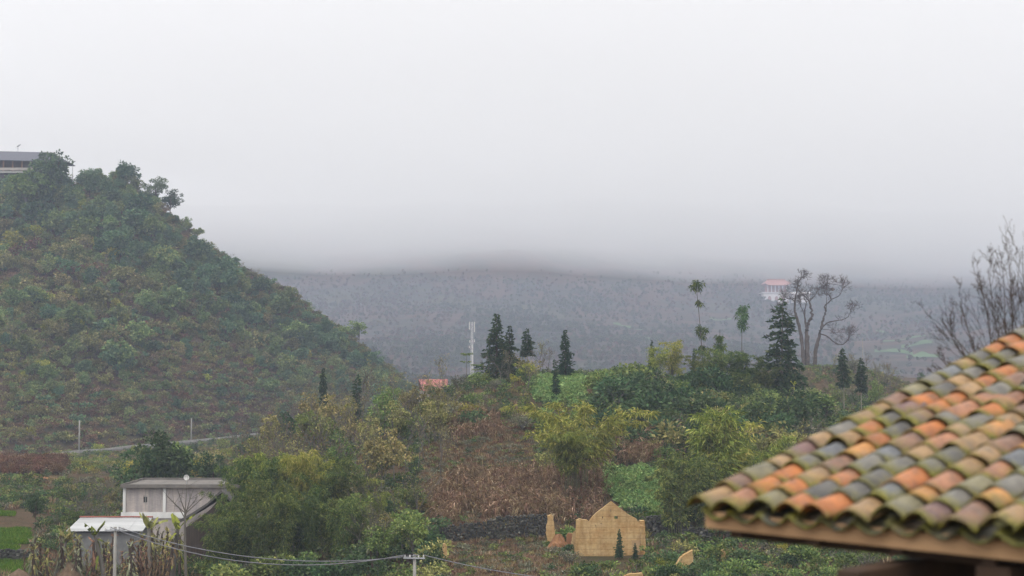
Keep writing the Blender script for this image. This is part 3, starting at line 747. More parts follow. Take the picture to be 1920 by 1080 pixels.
# shed with white corrugated sheets
M_SHEET = plain("white_sheet_metal", (0.52, 0.52, 0.51), (0.38, 0.38, 0.365), 0.9, 0.55, stretch=(0.4, 2, 2))
M_RCAP = plain("red_ridge_cap", (0.33, 0.11, 0.08), (0.22, 0.08, 0.06), 2.0, 0.7)
M_BLOCK = plain("grey_block", (0.22, 0.22, 0.21), (0.14, 0.14, 0.14), 1.5, 0.95)
sx0, sx1 = lat(150, 141), lat(284, 141); S = empty("shed", ((sx0 + sx1) / 2, 139, -19.8)); tag(S, "long low shed with white corrugated roof before the brick house", "shed")
sw = sx1 - sx0; ze = at(150, 996, 138.4).z + 19.8; zr = at(150, 970, 142.2).z + 19.8
nseg = 5
for k in range(nseg):
    a0 = -sw / 2 + sw * k / nseg; a1 = a0 + sw / nseg + 0.06; n = 44; V = []; F = []
    for i in range(n + 1):
        x = a0 + (a1 - a0) * i / n; dz = 0.022 * math.cos(2 * math.pi * x / 0.152) + 0.012 * (k % 2)
        V += [(x - 0.25 * (1 if x < -sw / 2 + .01 else 0), -0.6, ze + dz), (x, 3.2, zr + dz)]
        if i: j = 2 * i; F.append((j - 2, j, j + 1, j - 1))
    o = MB().add(V, F).build("roof_sheet", M_SHEET, S, smooth=True); md = o.modifiers.new("thick", 'SOLIDIFY'); md.thickness = 0.012
MB().tube([(-sw / 2 - 0.1, 3.2, zr + 0.04), (sw / 2 + 0.1, 3.2, zr + 0.04)], 0.085, 8).build("ridge_cap", M_RCAP, S)
MB().box((0, 0.0, ze / 2 - 0.1), (sw - 0.6, 0.18, ze - 0.2)).build("front_wall", M_BLOCK, S)
MB().box((0, 3.2, zr / 2 - 0.1), (sw - 0.6, 0.18, zr - 0.2)).build("back_wall", M_BLOCK, S)
for x in (-sw / 2 + 0.4, sw / 2 - 0.4): MB().box((x, 1.6, ze / 2 - 0.1), (0.18, 3.0, ze - 0.2)).build("side_wall", M_BLOCK, S)
# old house with a dark tiled gable roof, half hidden by bamboo
M_DTILE = plain("dark_roof_tile", (0.075, 0.07, 0.065), (0.13, 0.12, 0.105), 1.6, 0.9, bump=0.5, stretch=(8, 1, 1))
M_OLDWALL = plain("smoke_dark_planks", (0.075, 0.055, 0.04), (0.045, 0.034, 0.026), 1.5, 0.9, stretch=(5, 1, 0.4))
ex, ez = lat(331, 144), at(331, 980, 144).z; rx_, rz_ = lat(418, 144), at(418, 919, 144).z
O = empty("old_house", (rx_, 144, -19.6)); tag(O, "old house with sagging dark tiled roof behind the bamboo thicket", "house")
hw = rx_ - ex; zE = ez + 19.6; zR = rz_ + 19.6
prof = [(-hw, zE), (-hw * 0.62, zE + (zR - zE) * 0.30), (-hw * 0.3, zE + (zR - zE) * 0.60), (0, zR)]
for sg, nm in ((1, "roof_slope"), (-1, "roof_slope")):
    P_ = [(x * sg, 0, z) for x, z in prof] + [(x * sg, 0, z - 0.28) for x, z in reversed(prof)]
    MB().prism(P_, (0, 5.4, 0)).build(nm, M_DTILE, O)
gp = [(-hw * 0.8, 0.4, 0)] + [(x * 0.8, 0.4, z - 0.3 - 0.35) for x, z in prof] + [(-x * 0.8, 0.4, z - 0.65) for x, z in reversed(prof[:-1])] + [(hw * 0.8, 0.4, 0)]
MB().prism(gp, (0, 4.6, 0)).build("timber_wall", M_OLDWALL, O)

# ------------------------------------------------------------------ ruined house of rammed earth
def earth_mat():
    m, t, b = new_mat("rammed_earth")
    f1 = noise_node(t, 0.55, 6, 0.66, stretch=(1, 1, 1.8)); f2 = noise_node(t, 5.0, 6, 0.7)
    tc = t.nodes.new("ShaderNodeTexCoord"); wv = t.nodes.new("ShaderNodeTexWave"); wv.bands_direction = 'Z'; wv.wave_profile = 'SAW'
    wv.inputs["Scale"].default_value = 0.62; wv.inputs["Distortion"].default_value = 0.8; wv.inputs["Detail"].default_value = 3.0
    t.links.new(tc.outputs["Object"], wv.inputs["Vector"])
    c = ramp(t, f1, [(0.32, (0.50, 0.38, 0.215)), (0.5, (0.45, 0.315, 0.155)), (0.62, (0.40, 0.255, 0.115)), (0.74, (0.27, 0.15, 0.07))])
    s = ramp(t, f2, [(0.32, (0.8, 0.78, 0.74)), (0.6, (1.08, 1.06, 1.04))])
    w = ramp(t, wv.outputs["Fac"], [(0.0, (0.5, 0.42, 0.36)), (0.07, (0.95, 0.93, 0.9)), (0.15, (1.0, 1.0, 1.0)), (1.0, (1.06, 1.05, 1.02))])
    f5 = noise_node(t, 0.8, 5, 0.6, stretch=(2.2, 2.2, 0.45)); st = ramp(t, f5, [(0.34, (0.78, 0.72, 0.66)), (0.56, (1.05, 1.04, 1.02))])
    k = mixc(t, 1.0, c.outputs[0], s.outputs[0], 'MULTIPLY'); k = mixc(t, 1.0, k, st.outputs[0], 'MULTIPLY'); k = mixc(t, 1.0, k, w.outputs[0], 'MULTIPLY')
    t.links.new(k, b.inputs["Base Color"]); b.inputs["Roughness"].default_value = 1.0; b.inputs["Specular IOR Level"].default_value = 0.05
    bp = nd(t, "ShaderNodeBump", Strength=0.3, Distance=0.05); t.links.new(f2, bp.inputs["Height"]); t.links.new(bp.outputs[0], b.inputs["Normal"]); return m
M_EARTH = earth_mat()
M_EARTHR = plain("red_fallen_earth", (0.30, 0.155, 0.075), (0.20, 0.095, 0.045), 1.2, 1.0, bump=0.5)
def slab_from_outline(name, outer, holes, th, mat, parent, dirv=(0, 1, 0)):
    """thick upright slab from an outline in the xz plane, with openings"""
    bm = bmesh.new(); ed = []
    for lp in [outer] + holes:
        vs = [bm.verts.new((x, 0, z)) for x, z in lp]
        for i in range(len(vs)): ed.append(bm.edges.new((vs[i], vs[(i + 1) % len(vs)])))
    bmesh.ops.triangle_fill(bm, use_beauty=True, use_dissolve=False, edges=ed)
    ex_ = bmesh.ops.extrude_face_region(bm, geom=list(bm.faces))
    bmesh.ops.translate(bm, vec=Vector(dirv) * th, verts=[v for v in ex_["geom"] if isinstance(v, bmesh.types.BMVert)])
    bmesh.ops.recalc_face_normals(bm, faces=bm.faces)
    me = bpy.data.meshes.new(name); bm.to_mesh(me); bm.free(); me.materials.append(mat); return link(name, me, parent)
def rough(pts, step=0.28, amp=0.05, seed=1, close=True):
    r_ = random.Random(seed); out = []
    n = len(pts)
    for i in range(n if close else n - 1):
        a = Vector(pts[i]); b = Vector(pts[(i + 1) % n]); k = max(1, int((b - a).length / step))
        for j in range(k):
            p = a.lerp(b, j / k); out.append((p.x + r_.uniform(-amp, amp), p.y + r_.uniform(-amp, amp)))
    return out
RD = 133.0; rb = at(1145, 1041, RD)
U = empty("ruined_house", (rb.x, RD, rb.z)); tag(U, "roofless ochre rammed earth house ruin with pointed gable", "ruin")
def rl(px, py): p = at(px, py, RD); return (p.x - rb.x, p.z - rb.z)
outl = [rl(*p) for p in ((1079, 1052), (1080, 975), (1087, 973), (1099, 975), (1105, 979), (1110, 970), (1123, 958), (1137, 947), (1146.5, 940), (1160, 951), (1177, 964), (1193, 973), (1201, 984), (1209, 987), (1210, 1000), (1210, 1052))]
hole = [rl(1152, 967.5), rl(1158.5, 967.5), rl(1158.5, 973.5), rl(1152, 973.5)]
chinks = []
for (a, b, w_, h_) in ((1143.5, 967, .9, .9), (1130, 970.5, 1.0, 1.9), (1127, 982, 1.1, 1.1), (1125, 1001.5, 1.0, 1.2), (1145.5, 958, .7, 3.2), (1190, 1001, 1.0, .9), (1117, 986, .8, 2.0)):
    chinks.append([rl(a - w_, b - h_), rl(a + w_, b - h_), rl(a + w_ * 0.7, b + h_), rl(a - w_, b + h_)])
slab_from_outline("gable_wall", rough(outl, 0.3, 0.022, 5), [hole] + chinks, 0.45, M_EARTH, U)
sw_o = rough([(0.55, -0.5), (5.6, -0.5), (5.4, 1.2), (4.2, 1.6), (3.6, 2.5), (2.6, 2.7), (1.8, 3.05), (0.55, 3.1)], 0.3, 0.06, 6)
o = slab_from_outline("side_wall", [(x, z) for x, z in sw_o], [], 0.45, M_EARTH, U); o.rotation_euler = (0, 0, R(90)); o.location = (rl(1210, 1040)[0] - 0.003, -0.1, 0)
sw_o = rough([(0.5, -0.5), (4.2, -0.5), (4.0, 0.7), (2.6, 1.0), (1.8, 1.9), (0.5, 2.2)], 0.3, 0.06, 7)
o = slab_from_outline("side_wall", sw_o, [], 0.45, M_EARTH, U); o.rotation_euler = (0, 0, R(96)); o.location = (rl(1079, 1040)[0] + 0.46, 0, 0)
lt = slab_from_outline("earth_buttress", rough([rl(1200.5, 1052), rl(1201, 985), rl(1209.5, 987), rl(1210.5, 1052)], 0.3, 0.03, 8), [], 0.25, M_EARTH, U, (0, -1, 0)); lt.location.y = -0.002
lo = slab_from_outline("lower_course", rough([rl(1079.5, 1052), rl(1080, 997), rl(1120, 995.5), rl(1165, 996.5), rl(1200, 998), rl(1200, 1052)], 0.4, 0.015, 9), [], 0.07, M_EARTH, U, (0, -1, 0)); lo.location.y = -0.001
rg_ = random.Random(4)
MB().box((rl(1192, 1000)[0], -0.09, rl(1192, 1024)[1]), (0.75, 0.04, 1.1)).build("blocked_doorway", plain("dry_mud_patch", (0.44, 0.31, 0.17), (0.36, 0.23, 0.11), 1.5, 1.0), U)
# broken walls and heap of the fallen half
pd = 137.0; pb_ = at(1033, 1013, pd)
def earth_piece(name, pts, d, th, label, cat, rz=0.0, seed=3):
    b = at(pts[0][0], pts[0][1], d); o = slab_from_outline(name, rough([((at(x, y, d) - b).x, (at(x, y, d) - b).z) for x, y in pts], 0.22, 0.05, seed), [], th, M_EARTHR if "reddish" in label else M_EARTH, None)
    o.location = b; o.rotation_euler = (0, 0, rz); return tag(o, label, cat, kind="thing")
earth_piece("earthen_pillar", [(1026, 1016), (1024, 1000), (1027, 967), (1033, 964), (1038, 969), (1040, 998), (1040, 1014)], 137, 0.55, "tall lone ochre earth pillar left of the ruined gable", "ruin", 0.0, 11)
earth_piece("broken_wall", [(1062, 1030), (1062, 1006), (1066, 1000), (1079, 1003), (1079, 1026)], 136, 0.5, "low broken reddish earth wall between pillar and ruined gable", "ruin", 0.0, 12)
earth_piece("broken_wall", [(1262, 1090), (1265, 1060), (1272, 1056), (1276, 1047), (1300, 1033), (1302, 1054), (1290, 1062), (1276, 1070), (1275, 1088)], 118, 0.4, "leaning slab of pale earth wall at the bottom right of the ruin", "ruin", R(12), 13)
earth_piece("earthen_stump", [(828, 1046), (829, 1030), (831, 1020), (835, 1019), (838, 1032), (838, 1046)], 126, 0.4, "small orange earth stump on the brown terrace", "ruin", 0.0, 14)
earth_piece("broken_wall", [(1166, 1092), (1170, 1079), (1190, 1076), (1205, 1074), (1206, 1092)], 110, 0.4, "low scrap of pale earth wall at the bottom edge below the ruin", "ruin", R(4), 15)
earth_piece("broken_wall", [(1352, 1052), (1353, 1032), (1359, 1030), (1362, 1050)], 124, 0.4, "thin upright earth wall remnant right of the leaning slab", "ruin", 0.0, 16)
def heap(name, loc, r_, h_, mat, label, cat, seed, squash=0.7):
    rg = np.random.default_rng(seed); V = [(0, 0, h_)]; F = []; nk, nr = 16, 5
    for i in range(1, nr + 1):
        for k in range(nk):
            a = 2 * math.pi * k / nk; rr = r_ * i / nr * rg.uniform(0.85, 1.15); V.append((rr * math.cos(a), rr * math.sin(a) * squash, h_ * (1 - (i / nr) ** 1.3) + rg.normal() * h_ * 0.06 - (0.4 if i == nr else 0)))
    for k in range(nk): F.append((0, 1 + k, 1 + (k + 1) % nk))
    for i in range(nr - 1):
        for k in range(nk): F.append((1 + i * nk + k, 1 + (i + 1) * nk + k, 1 + (i + 1) * nk + (k + 1) % nk, 1 + i * nk + (k + 1) % nk))
    o = MB().add(V, F).build(name, mat); o.location = loc; return tag(o, label, cat)
q = stand(1046, 136); heap("earth_heap", q + Vector((0, 0, -0.1)), 1.35, 1.75, M_EARTHR, "slumped heap of reddish earth beside the ruined gable", "earth heap", 21)

# ------------------------------------------------------------------ dry stone walls
M_STONE = plain("dark_field_stone", (0.085, 0.085, 0.083), (0.045, 0.045, 0.045), 2.2, 0.95, bump=0.4)
def stone_mat():
    m, t, b = new_mat("lichened_stone"); a_ = t.nodes.new("ShaderNodeAttribute"); a_.attribute_name = "v"
    r_ = ramp(t, a_.outputs["Fac"], [(0.0, (0.030, 0.030, 0.030)), (0.7, (0.085, 0.083, 0.078)), (0.93, (0.12, 0.118, 0.11)), (1.0, (0.30, 0.29, 0.27))])
    f = noise_node(t, 3.0); s = ramp(t, f, [(0.35, (0.7, 0.75, 0.62)), (0.65, (1.1, 1.05, 1.0))])
    t.links.new(mixc(t, 1.0, r_.outputs[0], s.outputs[0], 'MULTIPLY'), b.inputs["Base Color"]); b.inputs["Roughness"].default_value = 0.95; return m
M_STONES = stone_mat()
def stone_wall(px0, px1, d0, d1, base, tops, label, size=0.24, seed=5, th=0.5):
    """tops: (px, py) of the upper edge; stones are single irregular blocks set in courses"""
    rg = np.random.default_rng(seed); V = []; F = []; A = []
    tp = np.array([t_[0] for t_ in tops], float); tq = np.array([t_[1] for t_ in tops], float)
    a = Vector((lat(px0, d0), d0)); b = Vector((lat(px1, d1), d1)); ln = (b - a).length; dr = (b - a) / ln; nr = Vector((dr.y, -dr.x))
    if nr.y > 0: nr = -nr
    zs = base(0) if callable(base) else base
    s = 0.0; core = []
    while s < ln:
        w = size * rg.uniform(0.8, 1.7); p = a + dr * (s + w / 2); px_ = 960 + p.x / p.y * FPX
        zt_ = at(px_, float(np.interp(px_, tp, tq)), p.y).z; z = gz(p.x, p.y - 0.4) - 0.3; core.append((p, zt_))
        while z < zt_ + rg.uniform(-0.1, 0.12):
            h = size * rg.uniform(0.45, 0.85); ww = w * rg.uniform(0.75, 1.15)
            c = Vector((p.x, p.y, z + h / 2)) + Vector((dr.x, dr.y, 0)) * rg.normal() * 0.06 + Vector((nr.x, nr.y, 0)) * rg.uniform(0.0, 0.12)
            cs = []
            for i in (-1, 1):
                for j in (-1, 1):
                    for k in (-1, 1):
                        q = Vector((dr.x, dr.y, 0)) * i * ww / 2 * rg.uniform(0.7, 1.0) + Vector((nr.x, nr.y, 0)) * j * th / 2 * rg.uniform(0.7, 1.0) + Vector((0, 0, k * h / 2 * rg.uniform(0.7, 1.0)))
                        cs.append(c + q)
            o = len(V); V += [tuple(v) for v in cs]; A += [rg.random()] * 8
            F += [(o + i, o + j, o + k, o + l) for i, j, k, l in ((0, 1, 3, 2), (4, 6, 7, 5), (0, 4, 5, 1), (2, 3, 7, 6), (0, 2, 6, 4), (1, 5, 7, 3))]
            z += h * 0.86
        s += w * 0.92
    E = empty("dry_stone_wall", (a.x, a.y, gz(a.x, a.y))); tag(E, label, "stone wall", kind="thing")
    me = mesh_np("stones", np.array(V) - np.array(E.location), np.array(F), [M_STONES], attr={"v": np.array(A)}); so = link("stones", me, E); so["kind"] = "stuff"
    return E
stone_wall(798, 1026, 140.0, 140.6, None, [(798, 1000), (820, 992), (850, 987), (880, 984), (915, 979), (930, 971), (1000, 967), (1030, 966)], "long dark dry stone terrace wall below the dry maize slope")
stone_wall(1212, 1330, 142, 139, None, [(1200, 975), (1240, 965), (1290, 985), (1330, 1000)], "dark overgrown stone wall behind the right corner of the ruin", 0.26, 6)
stone_wall(-40, 76, 146.6, 146.9, None, [(-40, 1030), (20, 1031), (60, 1033), (76, 1034)], "grey stone wall between two green garden plots", 0.22, 7)
stone_wall(-40, 172, 210, 217, None, [(-40, 921), (0, 921), (60, 916), (110, 913), (172, 909)], "pale topped stone wall under the red soil bank", 0.3, 8)
stone_wall(1496, 1566, 189, 187, None, [(1496, 778), (1520, 786), (1545, 792), (1566, 800)], "low dark stone wall on the crest beside the tiled roof", 0.3, 9)

# ------------------------------------------------------------------ distant buildings
M_PINK = plain("faded_red_roof", (0.46, 0.17, 0.15), (0.37, 0.13, 0.12), 0.8, 0.7)
M_PALE = plain("pale_plaster", (0.42, 0.38, 0.34), (0.3, 0.27, 0.24), 0.6, 0.9)
pz = at(812, 731, 300); zr = at(812, 712, 300).z; gb = -13.5
K = empty("farmhouse", (pz.x, 300, gb)); tag(K, "distant house showing only its faded red roof above the trees", "house")
w2 = (lat(838, 300) - lat(789, 300)) / 2
for sg in (-1, 1):
    V = [(-w2 - 0.3, sg * 3.2, pz.z - gb - 0.2), (w2 + 0.3, sg * 3.2, pz.z - gb - 0.2), (w2 + 0.3, 0, zr - gb), (-w2 - 0.3, 0, zr - gb)]
    if sg < 0: V[0] = (-w2 + 0.9, -3.2, pz.z - gb - 0.2)
    o = MB().add(V, [(0, 1, 2, 3)]).build("roof_slope", M_PINK, K); md = o.modifiers.new("thick", 'SOLIDIFY'); md.thickness = 0.12
MB().box((0, 0, (pz.z - gb) / 2 - 0.2), (2 * w2, 5.6, pz.z - gb - 0.4)).build("wall", M_PALE, K)
# temple on the mountain
tp = hit(1452, 566, 900, 2600) or at(1452, 566, 1500)
TD = tp.y; s = TD / FPX
T = empty("hill_temple", (tp.x, TD, tp.z)); T.scale = (TD / 850.0,) * 3; tag(T, "two tiered white temple with red upturned roof on the misty slope", "temple")
M_TRED = plain("temple_roof", (0.42, 0.21, 0.18), (0.36, 0.18, 0.15), 0.3, 0.7)
M_TWHT = plain("temple_white", (0.82, 0.78, 0.76), (0.72, 0.66, 0.65), 0.2, 0.8)
M_TBR = plain("temple_timber", (0.40, 0.20, 0.17), (0.32, 0.15, 0.13), 0.4, 0.8)
k_ = s * FPX / 850.0
def tw(px): return (px - 1452) * s / k_
def upturned(name, x0, x1, y0, y1, z0, z1, mat, parent, inset, lift):
    """roof with a ridge and corners that sweep upwards"""
    n = 12; V = []; F = []
    for j in range(5):
        v = j / 4
        for i in range(n + 1):
            u = i / n; x = x0 + (x1 - x0) * u; cx = (x0 + x1) / 2; x = cx + (x - cx) * (1 - inset * v)
            z = z0 + (z1 - z0) * v ** 0.75 + lift * (abs(2 * u - 1) ** 5) * (1 - v) ** 2
            V.append((x, y0 + (0.5 * (y1 - y0)) * v, z))
    m = len(V)
    for j in range(5):
        for i in range(n + 1): a = V[j * (n + 1) + i]; V.append((a[0], y0 + y1 - a[1], a[2]))
    for h in (0, m):
        for j in range(4):
            for i in range(n): a = h + j * (n + 1) + i; F.append((a, a + 1, a + n + 2, a + n + 1))
    for i in (0, n):
        for j in range(4): a = j * (n + 1) + i; F.append((a, a + n + 1, a + m + n + 1, a + m))
    o = MB().add(V, F).build(name, mat, parent); md = o.modifiers.new("thick", 'SOLIDIFY'); md.thickness = 0.35; return o
MB().box((tw(1456), 5, 2.6 - 4), (48 * s / k_, 10, 5.4 + 8)).build("lower_wall", M_TWHT, T)
for px_ in (1443, 1456, 1469):
    a = MB().prism([(tw(px_) - 1.0, -0.05, 0), (tw(px_) + 1.0, -0.05, 0), (tw(px_) + 1.0, -0.05, 2.4), (tw(px_) + 0.6, -0.05, 3.2), (tw(px_), -0.05, 3.5), (tw(px_) - 0.6, -0.05, 3.2), (tw(px_) - 1.0, -0.05, 2.4)], (0, 0.03, 0)).build("arched_door", M_TBR, T)
MB().box((tw(1455), 5, 5.6), (52 * s / k_, 11, 0.5)).build("terrace_slab", M_TWHT, T)
MB().box((tw(1458), 5.5, 8.0), (38 * s / k_, 6, 4.4)).build("upper_wall", M_TBR, T)
for k in range(6): MB().tube([(tw(1441 + k * 7), 1.8, 5.9), (tw(1441 + k * 7), 1.8, 10.0)], 0.3, 8).build("column", M_TWHT, T)
upturned("upper_roof", tw(1434), tw(1483), -0.5, 11.5, 9.9, 13.4, M_TRED, T, 0.32, 1.3)
MB().box((tw(1458.5), 5.5, 13.6), (34 * s / k_, 0.7, 0.8)).build("ridge", M_TRED, T)
MB().box((tw(1504), 6, 2.9 - 4), (34 * s / k_, 6, 3.6 + 8)).build("wing_wall", M_TWHT, T)
upturned("wing_roof", tw(1485), tw(1524), 2.4, 9.6, 4.7, 6.2, M_TWHT, T, 0.05, 0.3)
# long hall on the left hilltop
M_SLATE = plain("grey_slate_roof", (0.14, 0.14, 0.155), (0.10, 0.10, 0.115), 0.8, 0.8, stretch=(6, 1, 1))
M_TIMB = plain("varnished_timber", (0.22, 0.12, 0.065), (0.15, 0.085, 0.05), 1.0, 0.8)
BD = 508.0; s = BD / FPX; bz = at(60, 322, BD).z
B = empty("hilltop_hall", (lat(30, BD), BD, bz)); tag(B, "long timber hall with grey hipped roof on top of the left hill", "hall")
def bw(px): return lat(px, BD) - B.location.x
def bh(py): return at(60, py, BD).z - bz
x0, x1 = bw(-90), bw(122)
V = [(x0, -1.6, bh(299)), (x1, -1.6, bh(304)), (x1, 8.6, bh(304)), (x0, 8.6, bh(299)), (x0, 3.5, bh(279)), (bw(86), 3.5, bh(283)),
     (bw(104), 1.2, bh(294)), (bw(104), 5.8, bh(294))]
F = [(0, 1, 6, 5, 4), (2, 3, 4, 5, 7), (1, 2, 7, 6), (6, 7, 5), (3, 0, 4)]
o = MB().add(V, F).build("hipped_roof", M_SLATE, B); md = o.modifiers.new("thick", 'SOLIDIFY'); md.thickness = 0.3
MB().box(((x0 + bw(100)) / 2, 3.6, bh(311)), (bw(100) - x0, 5.0, bh(301) - bh(321))).build("timber_wall", M_OLDWALL, B)
for k in range(12):
    xx = x0 + 0.8 + k * (bw(106) - x0 - 0.8) / 11; MB().box((xx, -0.6, bh(311)), (0.45, 0.45, bh(300) - bh(322))).build("post", M_TIMB, B)
rl_ = MB().box(((x0 + bw(108)) / 2, -0.9, bh(317.5)), (bw(108) - x0, 0.15, bh(315) - bh(320))).build("balustrade", M_PALE, B)
MB().box(((x0 + bw(110)) / 2, 3.0, bh(323.5)), (bw(110) - x0, 9.0, 0.6)).build("floor_slab", M_CONC, B)
MB().box(((x0 + bw(100)) / 2, 3.4, bh(323.5) - 6.4), (bw(100) - x0, 7.6, 12.0)).build("retaining_wall", M_OLDWALL, B)
def street_lamp(px, top, d, label):
    b = stand(px, d); h = at(px, top, d).z - b.z; o = empty("street_lamp", b)
    MB().tube([(0, 0, -0.5), (0, 0, h - 0.3)], [0.12, 0.08], 6).build("post", M_STEEL, o)
    MB().box((0.3, 0, h), (1.5, 0.7, 0.10), ry=R(-32)).build("solar_panel", M_DARKG, o)
    MB().tube([(0, 0, h - 1.0), (-1.0, 0, h - 0.75)], 0.05, 5).build("lamp_arm", M_STEEL, o)
    return tag(o, label, "street lamp")
street_lamp(27, 273, 522, "solar street lamp rising behind the grey hall roof")
street_lamp(131, 304, 514, "solar street lamp standing right of the hilltop hall")
# telephone mast behind the crest
M_MAST = plain("white_painted_steel", (0.72, 0.71, 0.71), (0.60, 0.58, 0.58), 1.0, 0.5)
mb_ = stand(885, 470); mt = at(885, 604, 470).z; h = mt - mb_.z
Q = empty("phone_mast", mb_); tag(Q, "slender white lattice phone mast with antenna panels behind the crest", "mast")
legs = [(0.5 * math.cos(a), 0.5 * math.sin(a)) for a in (R(90), R(210), R(330))]
for x, y in legs: MB().tube([(x * 1.25, y * 1.25, -0.5), (x * 0.6, y * 0.6, h)], [0.09, 0.06], 6).build("leg", M_MAST, Q)
lm = MB(); n = 20
for i in range(n):
    z0, z1 = h * i / n, h * (i + 1) / n
    f0, f1 = 1.25 - 0.65 * z0 / h, 1.25 - 0.65 * z1 / h
    for k in range(3):
        a, b = legs[k], legs[(k + 1) % 3]; lm.tube([(a[0] * f0, a[1] * f0, z0), (b[0] * f1, b[1] * f1, z1)], 0.03, 3); lm.tube([(a[0] * f1, a[1] * f1, z1), (b[0] * f1, b[1] * f1, z1)], 0.03, 3)
lm.build("bracing", M_MAST, Q)
for dx, zz, hh in ((-0.8, h - 1.2, 2.6), (0.8, h - 1.6, 3.4), (-0.7, h - 6.4, 0.8), (0.8, h - 6.2, 0.9), (-0.8, h - 8.2, 0.8)):
    MB().box((dx, -0.6, zz), (0.32, 0.22, hh)).build("antenna_panel", M_PORC, Q, bevel=0.04)
MB().box((0.1, -0.5, h - 11.5), (0.3, 0.12, 8.0)).build("cable_tray", M_PORC, Q)
# ------------------------------------------------------------------ neighbour's house with a roof of loose curved tiles
ED = 8.0                                               # distance of the near roof corner
eC = at(1322, 990, ED)                                 # lower left end of the eaves board
eR = at(1920, 1053, ED * 0.826); eR.z = eC.z
e_ = Vector((eR.x - eC.x, eR.y - eC.y, 0)).normalized()  # along the eaves
n_ = Vector((-e_.y, e_.x, 0))                          # horizontally up the roof
SLOPE = R(15.3); up_ = n_ * math.cos(SLOPE) + Vector((0, 0, math.sin(SLOPE)))
nrm = e_.cross(up_)
if nrm.z < 0: nrm = -nrm
PITCHX, EXPO, TL = 0.198, 0.216, 0.285
HG = empty("neighbour_house", (eC.x + e_.x * 2.0 + n_.x * 2, eC.y + e_.y * 2.0 + n_.y * 2, -4.6), 0)
tag(HG, "timber house whose mossy roof of curved red and grey tiles fills the corner", "house")
HG_inv = Matrix.Translation(-HG.location)
def tile_mat(name, kind):
    """fired clay: body colour per tile, soot and moss by place on the tile"""
    m, t, b = new_mat(name)
    oi = t.nodes.new("ShaderNodeObjectInfo")
    tc = t.nodes.new("ShaderNodeTexCoord"); va = t.nodes.new("ShaderNodeVectorMath"); va.operation = 'ADD'
    cm = t.nodes.new("ShaderNodeCombineXYZ"); mu = nd(t, "ShaderNodeMath", operation='MULTIPLY'); mu.inputs[1].default_value = 60.0
    t.links.new(oi.outputs["Random"], mu.inputs[0]); t.links.new(mu.outputs[0], cm.inputs[0]); t.links.new(mu.outputs[0], cm.inputs[2])
    t.links.new(tc.outputs["Object"], va.inputs[0]); t.links.new(cm.outputs[0], va.inputs[1])
    def nz(sc, de, ro):
        n = nd(t, "ShaderNodeTexNoise", Scale=sc, Detail=de, Roughness=ro); t.links.new(va.outputs[0], n.inputs["Vector"]); return n.outputs["Fac"]
    f1 = nz(9.0, 5, 0.65); f2 = nz(38.0, 4, 0.7); f3 = nz(6.0, 5, 0.7); f4 = nz(70.0, 3, 0.6)
    s = ramp(t, f1, [(0.3, (0.5, 0.5, 0.52)), (0.7, (1.25, 1.2, 1.14))])
    c = mixc(t, 1.0, oi.outputs["Color"], s.outputs[0], 'MULTIPLY')
    film = ramp(t, f3, [(0.48, (0.0, 0.0, 0.0)), (0.68, (0.6, 0.6, 0.6))])          # grey weather film in patches
    c = mixc(t, film.outputs[0], c, (0.125, 0.12, 0.105))
    lich = ramp(t, f4, [(0.63, (0.0, 0.0, 0.0)), (0.70, (0.6, 0.6, 0.6))])
    c = mixc(t, lich.outputs[0], c, (0.36, 0.35, 0.27))
    # moss settles on the lower lip and along the edges of the tile
    at_ = t.nodes.new("ShaderNodeAttribute"); at_.attribute_name = "edge"
    wn_ = t.nodes.new("ShaderNodeTexWhiteNoise"); wn_.noise_dimensions = '1D'; t.links.new(oi.outputs["Random"], wn_.inputs["W"])
    mm = nd(t, "ShaderNodeMath", operation='MULTIPLY_ADD'); t.links.new(f1, mm.inputs[0]); mm.inputs[1].default_value = 1.5; t.links.new(at_.outputs["Fac"], mm.inputs[2])
    m2 = nd(t, "ShaderNodeMath", operation='MULTIPLY_ADD'); t.links.new(wn_.outputs["Value"], m2.inputs[0]); m2.inputs[1].default_value = 0.42; t.links.new(mm.outputs[0], m2.inputs[2])
    mr = nd(t, "ShaderNodeMapRange"); mr.inputs["From Min"].default_value = 1.14; mr.inputs["From Max"].default_value = 1.72; t.links.new(m2.outputs[0], mr.inputs["Value"])
    mc = ramp(t, f2, [(0.3, (0.05, 0.05, 0.014)), (0.52, (0.14, 0.13, 0.022)), (0.72, (0.32, 0.27, 0.03))])
    k = mixc(t, mr.outputs[0], c, mc.outputs[0])
    t.links.new(k, b.inputs["Base Color"]); b.inputs["Roughness"].default_value = 0.62; b.inputs["Specular IOR Level"].default_value = 0.35
    bp = nd(t, "ShaderNodeBump", Strength=0.35, Distance=0.01); t.links.new(f2, bp.inputs["Height"]); t.links.new(bp.outputs[0], b.inputs["Normal"])
    return m
M_TILE = tile_mat("clay_tile", 0)
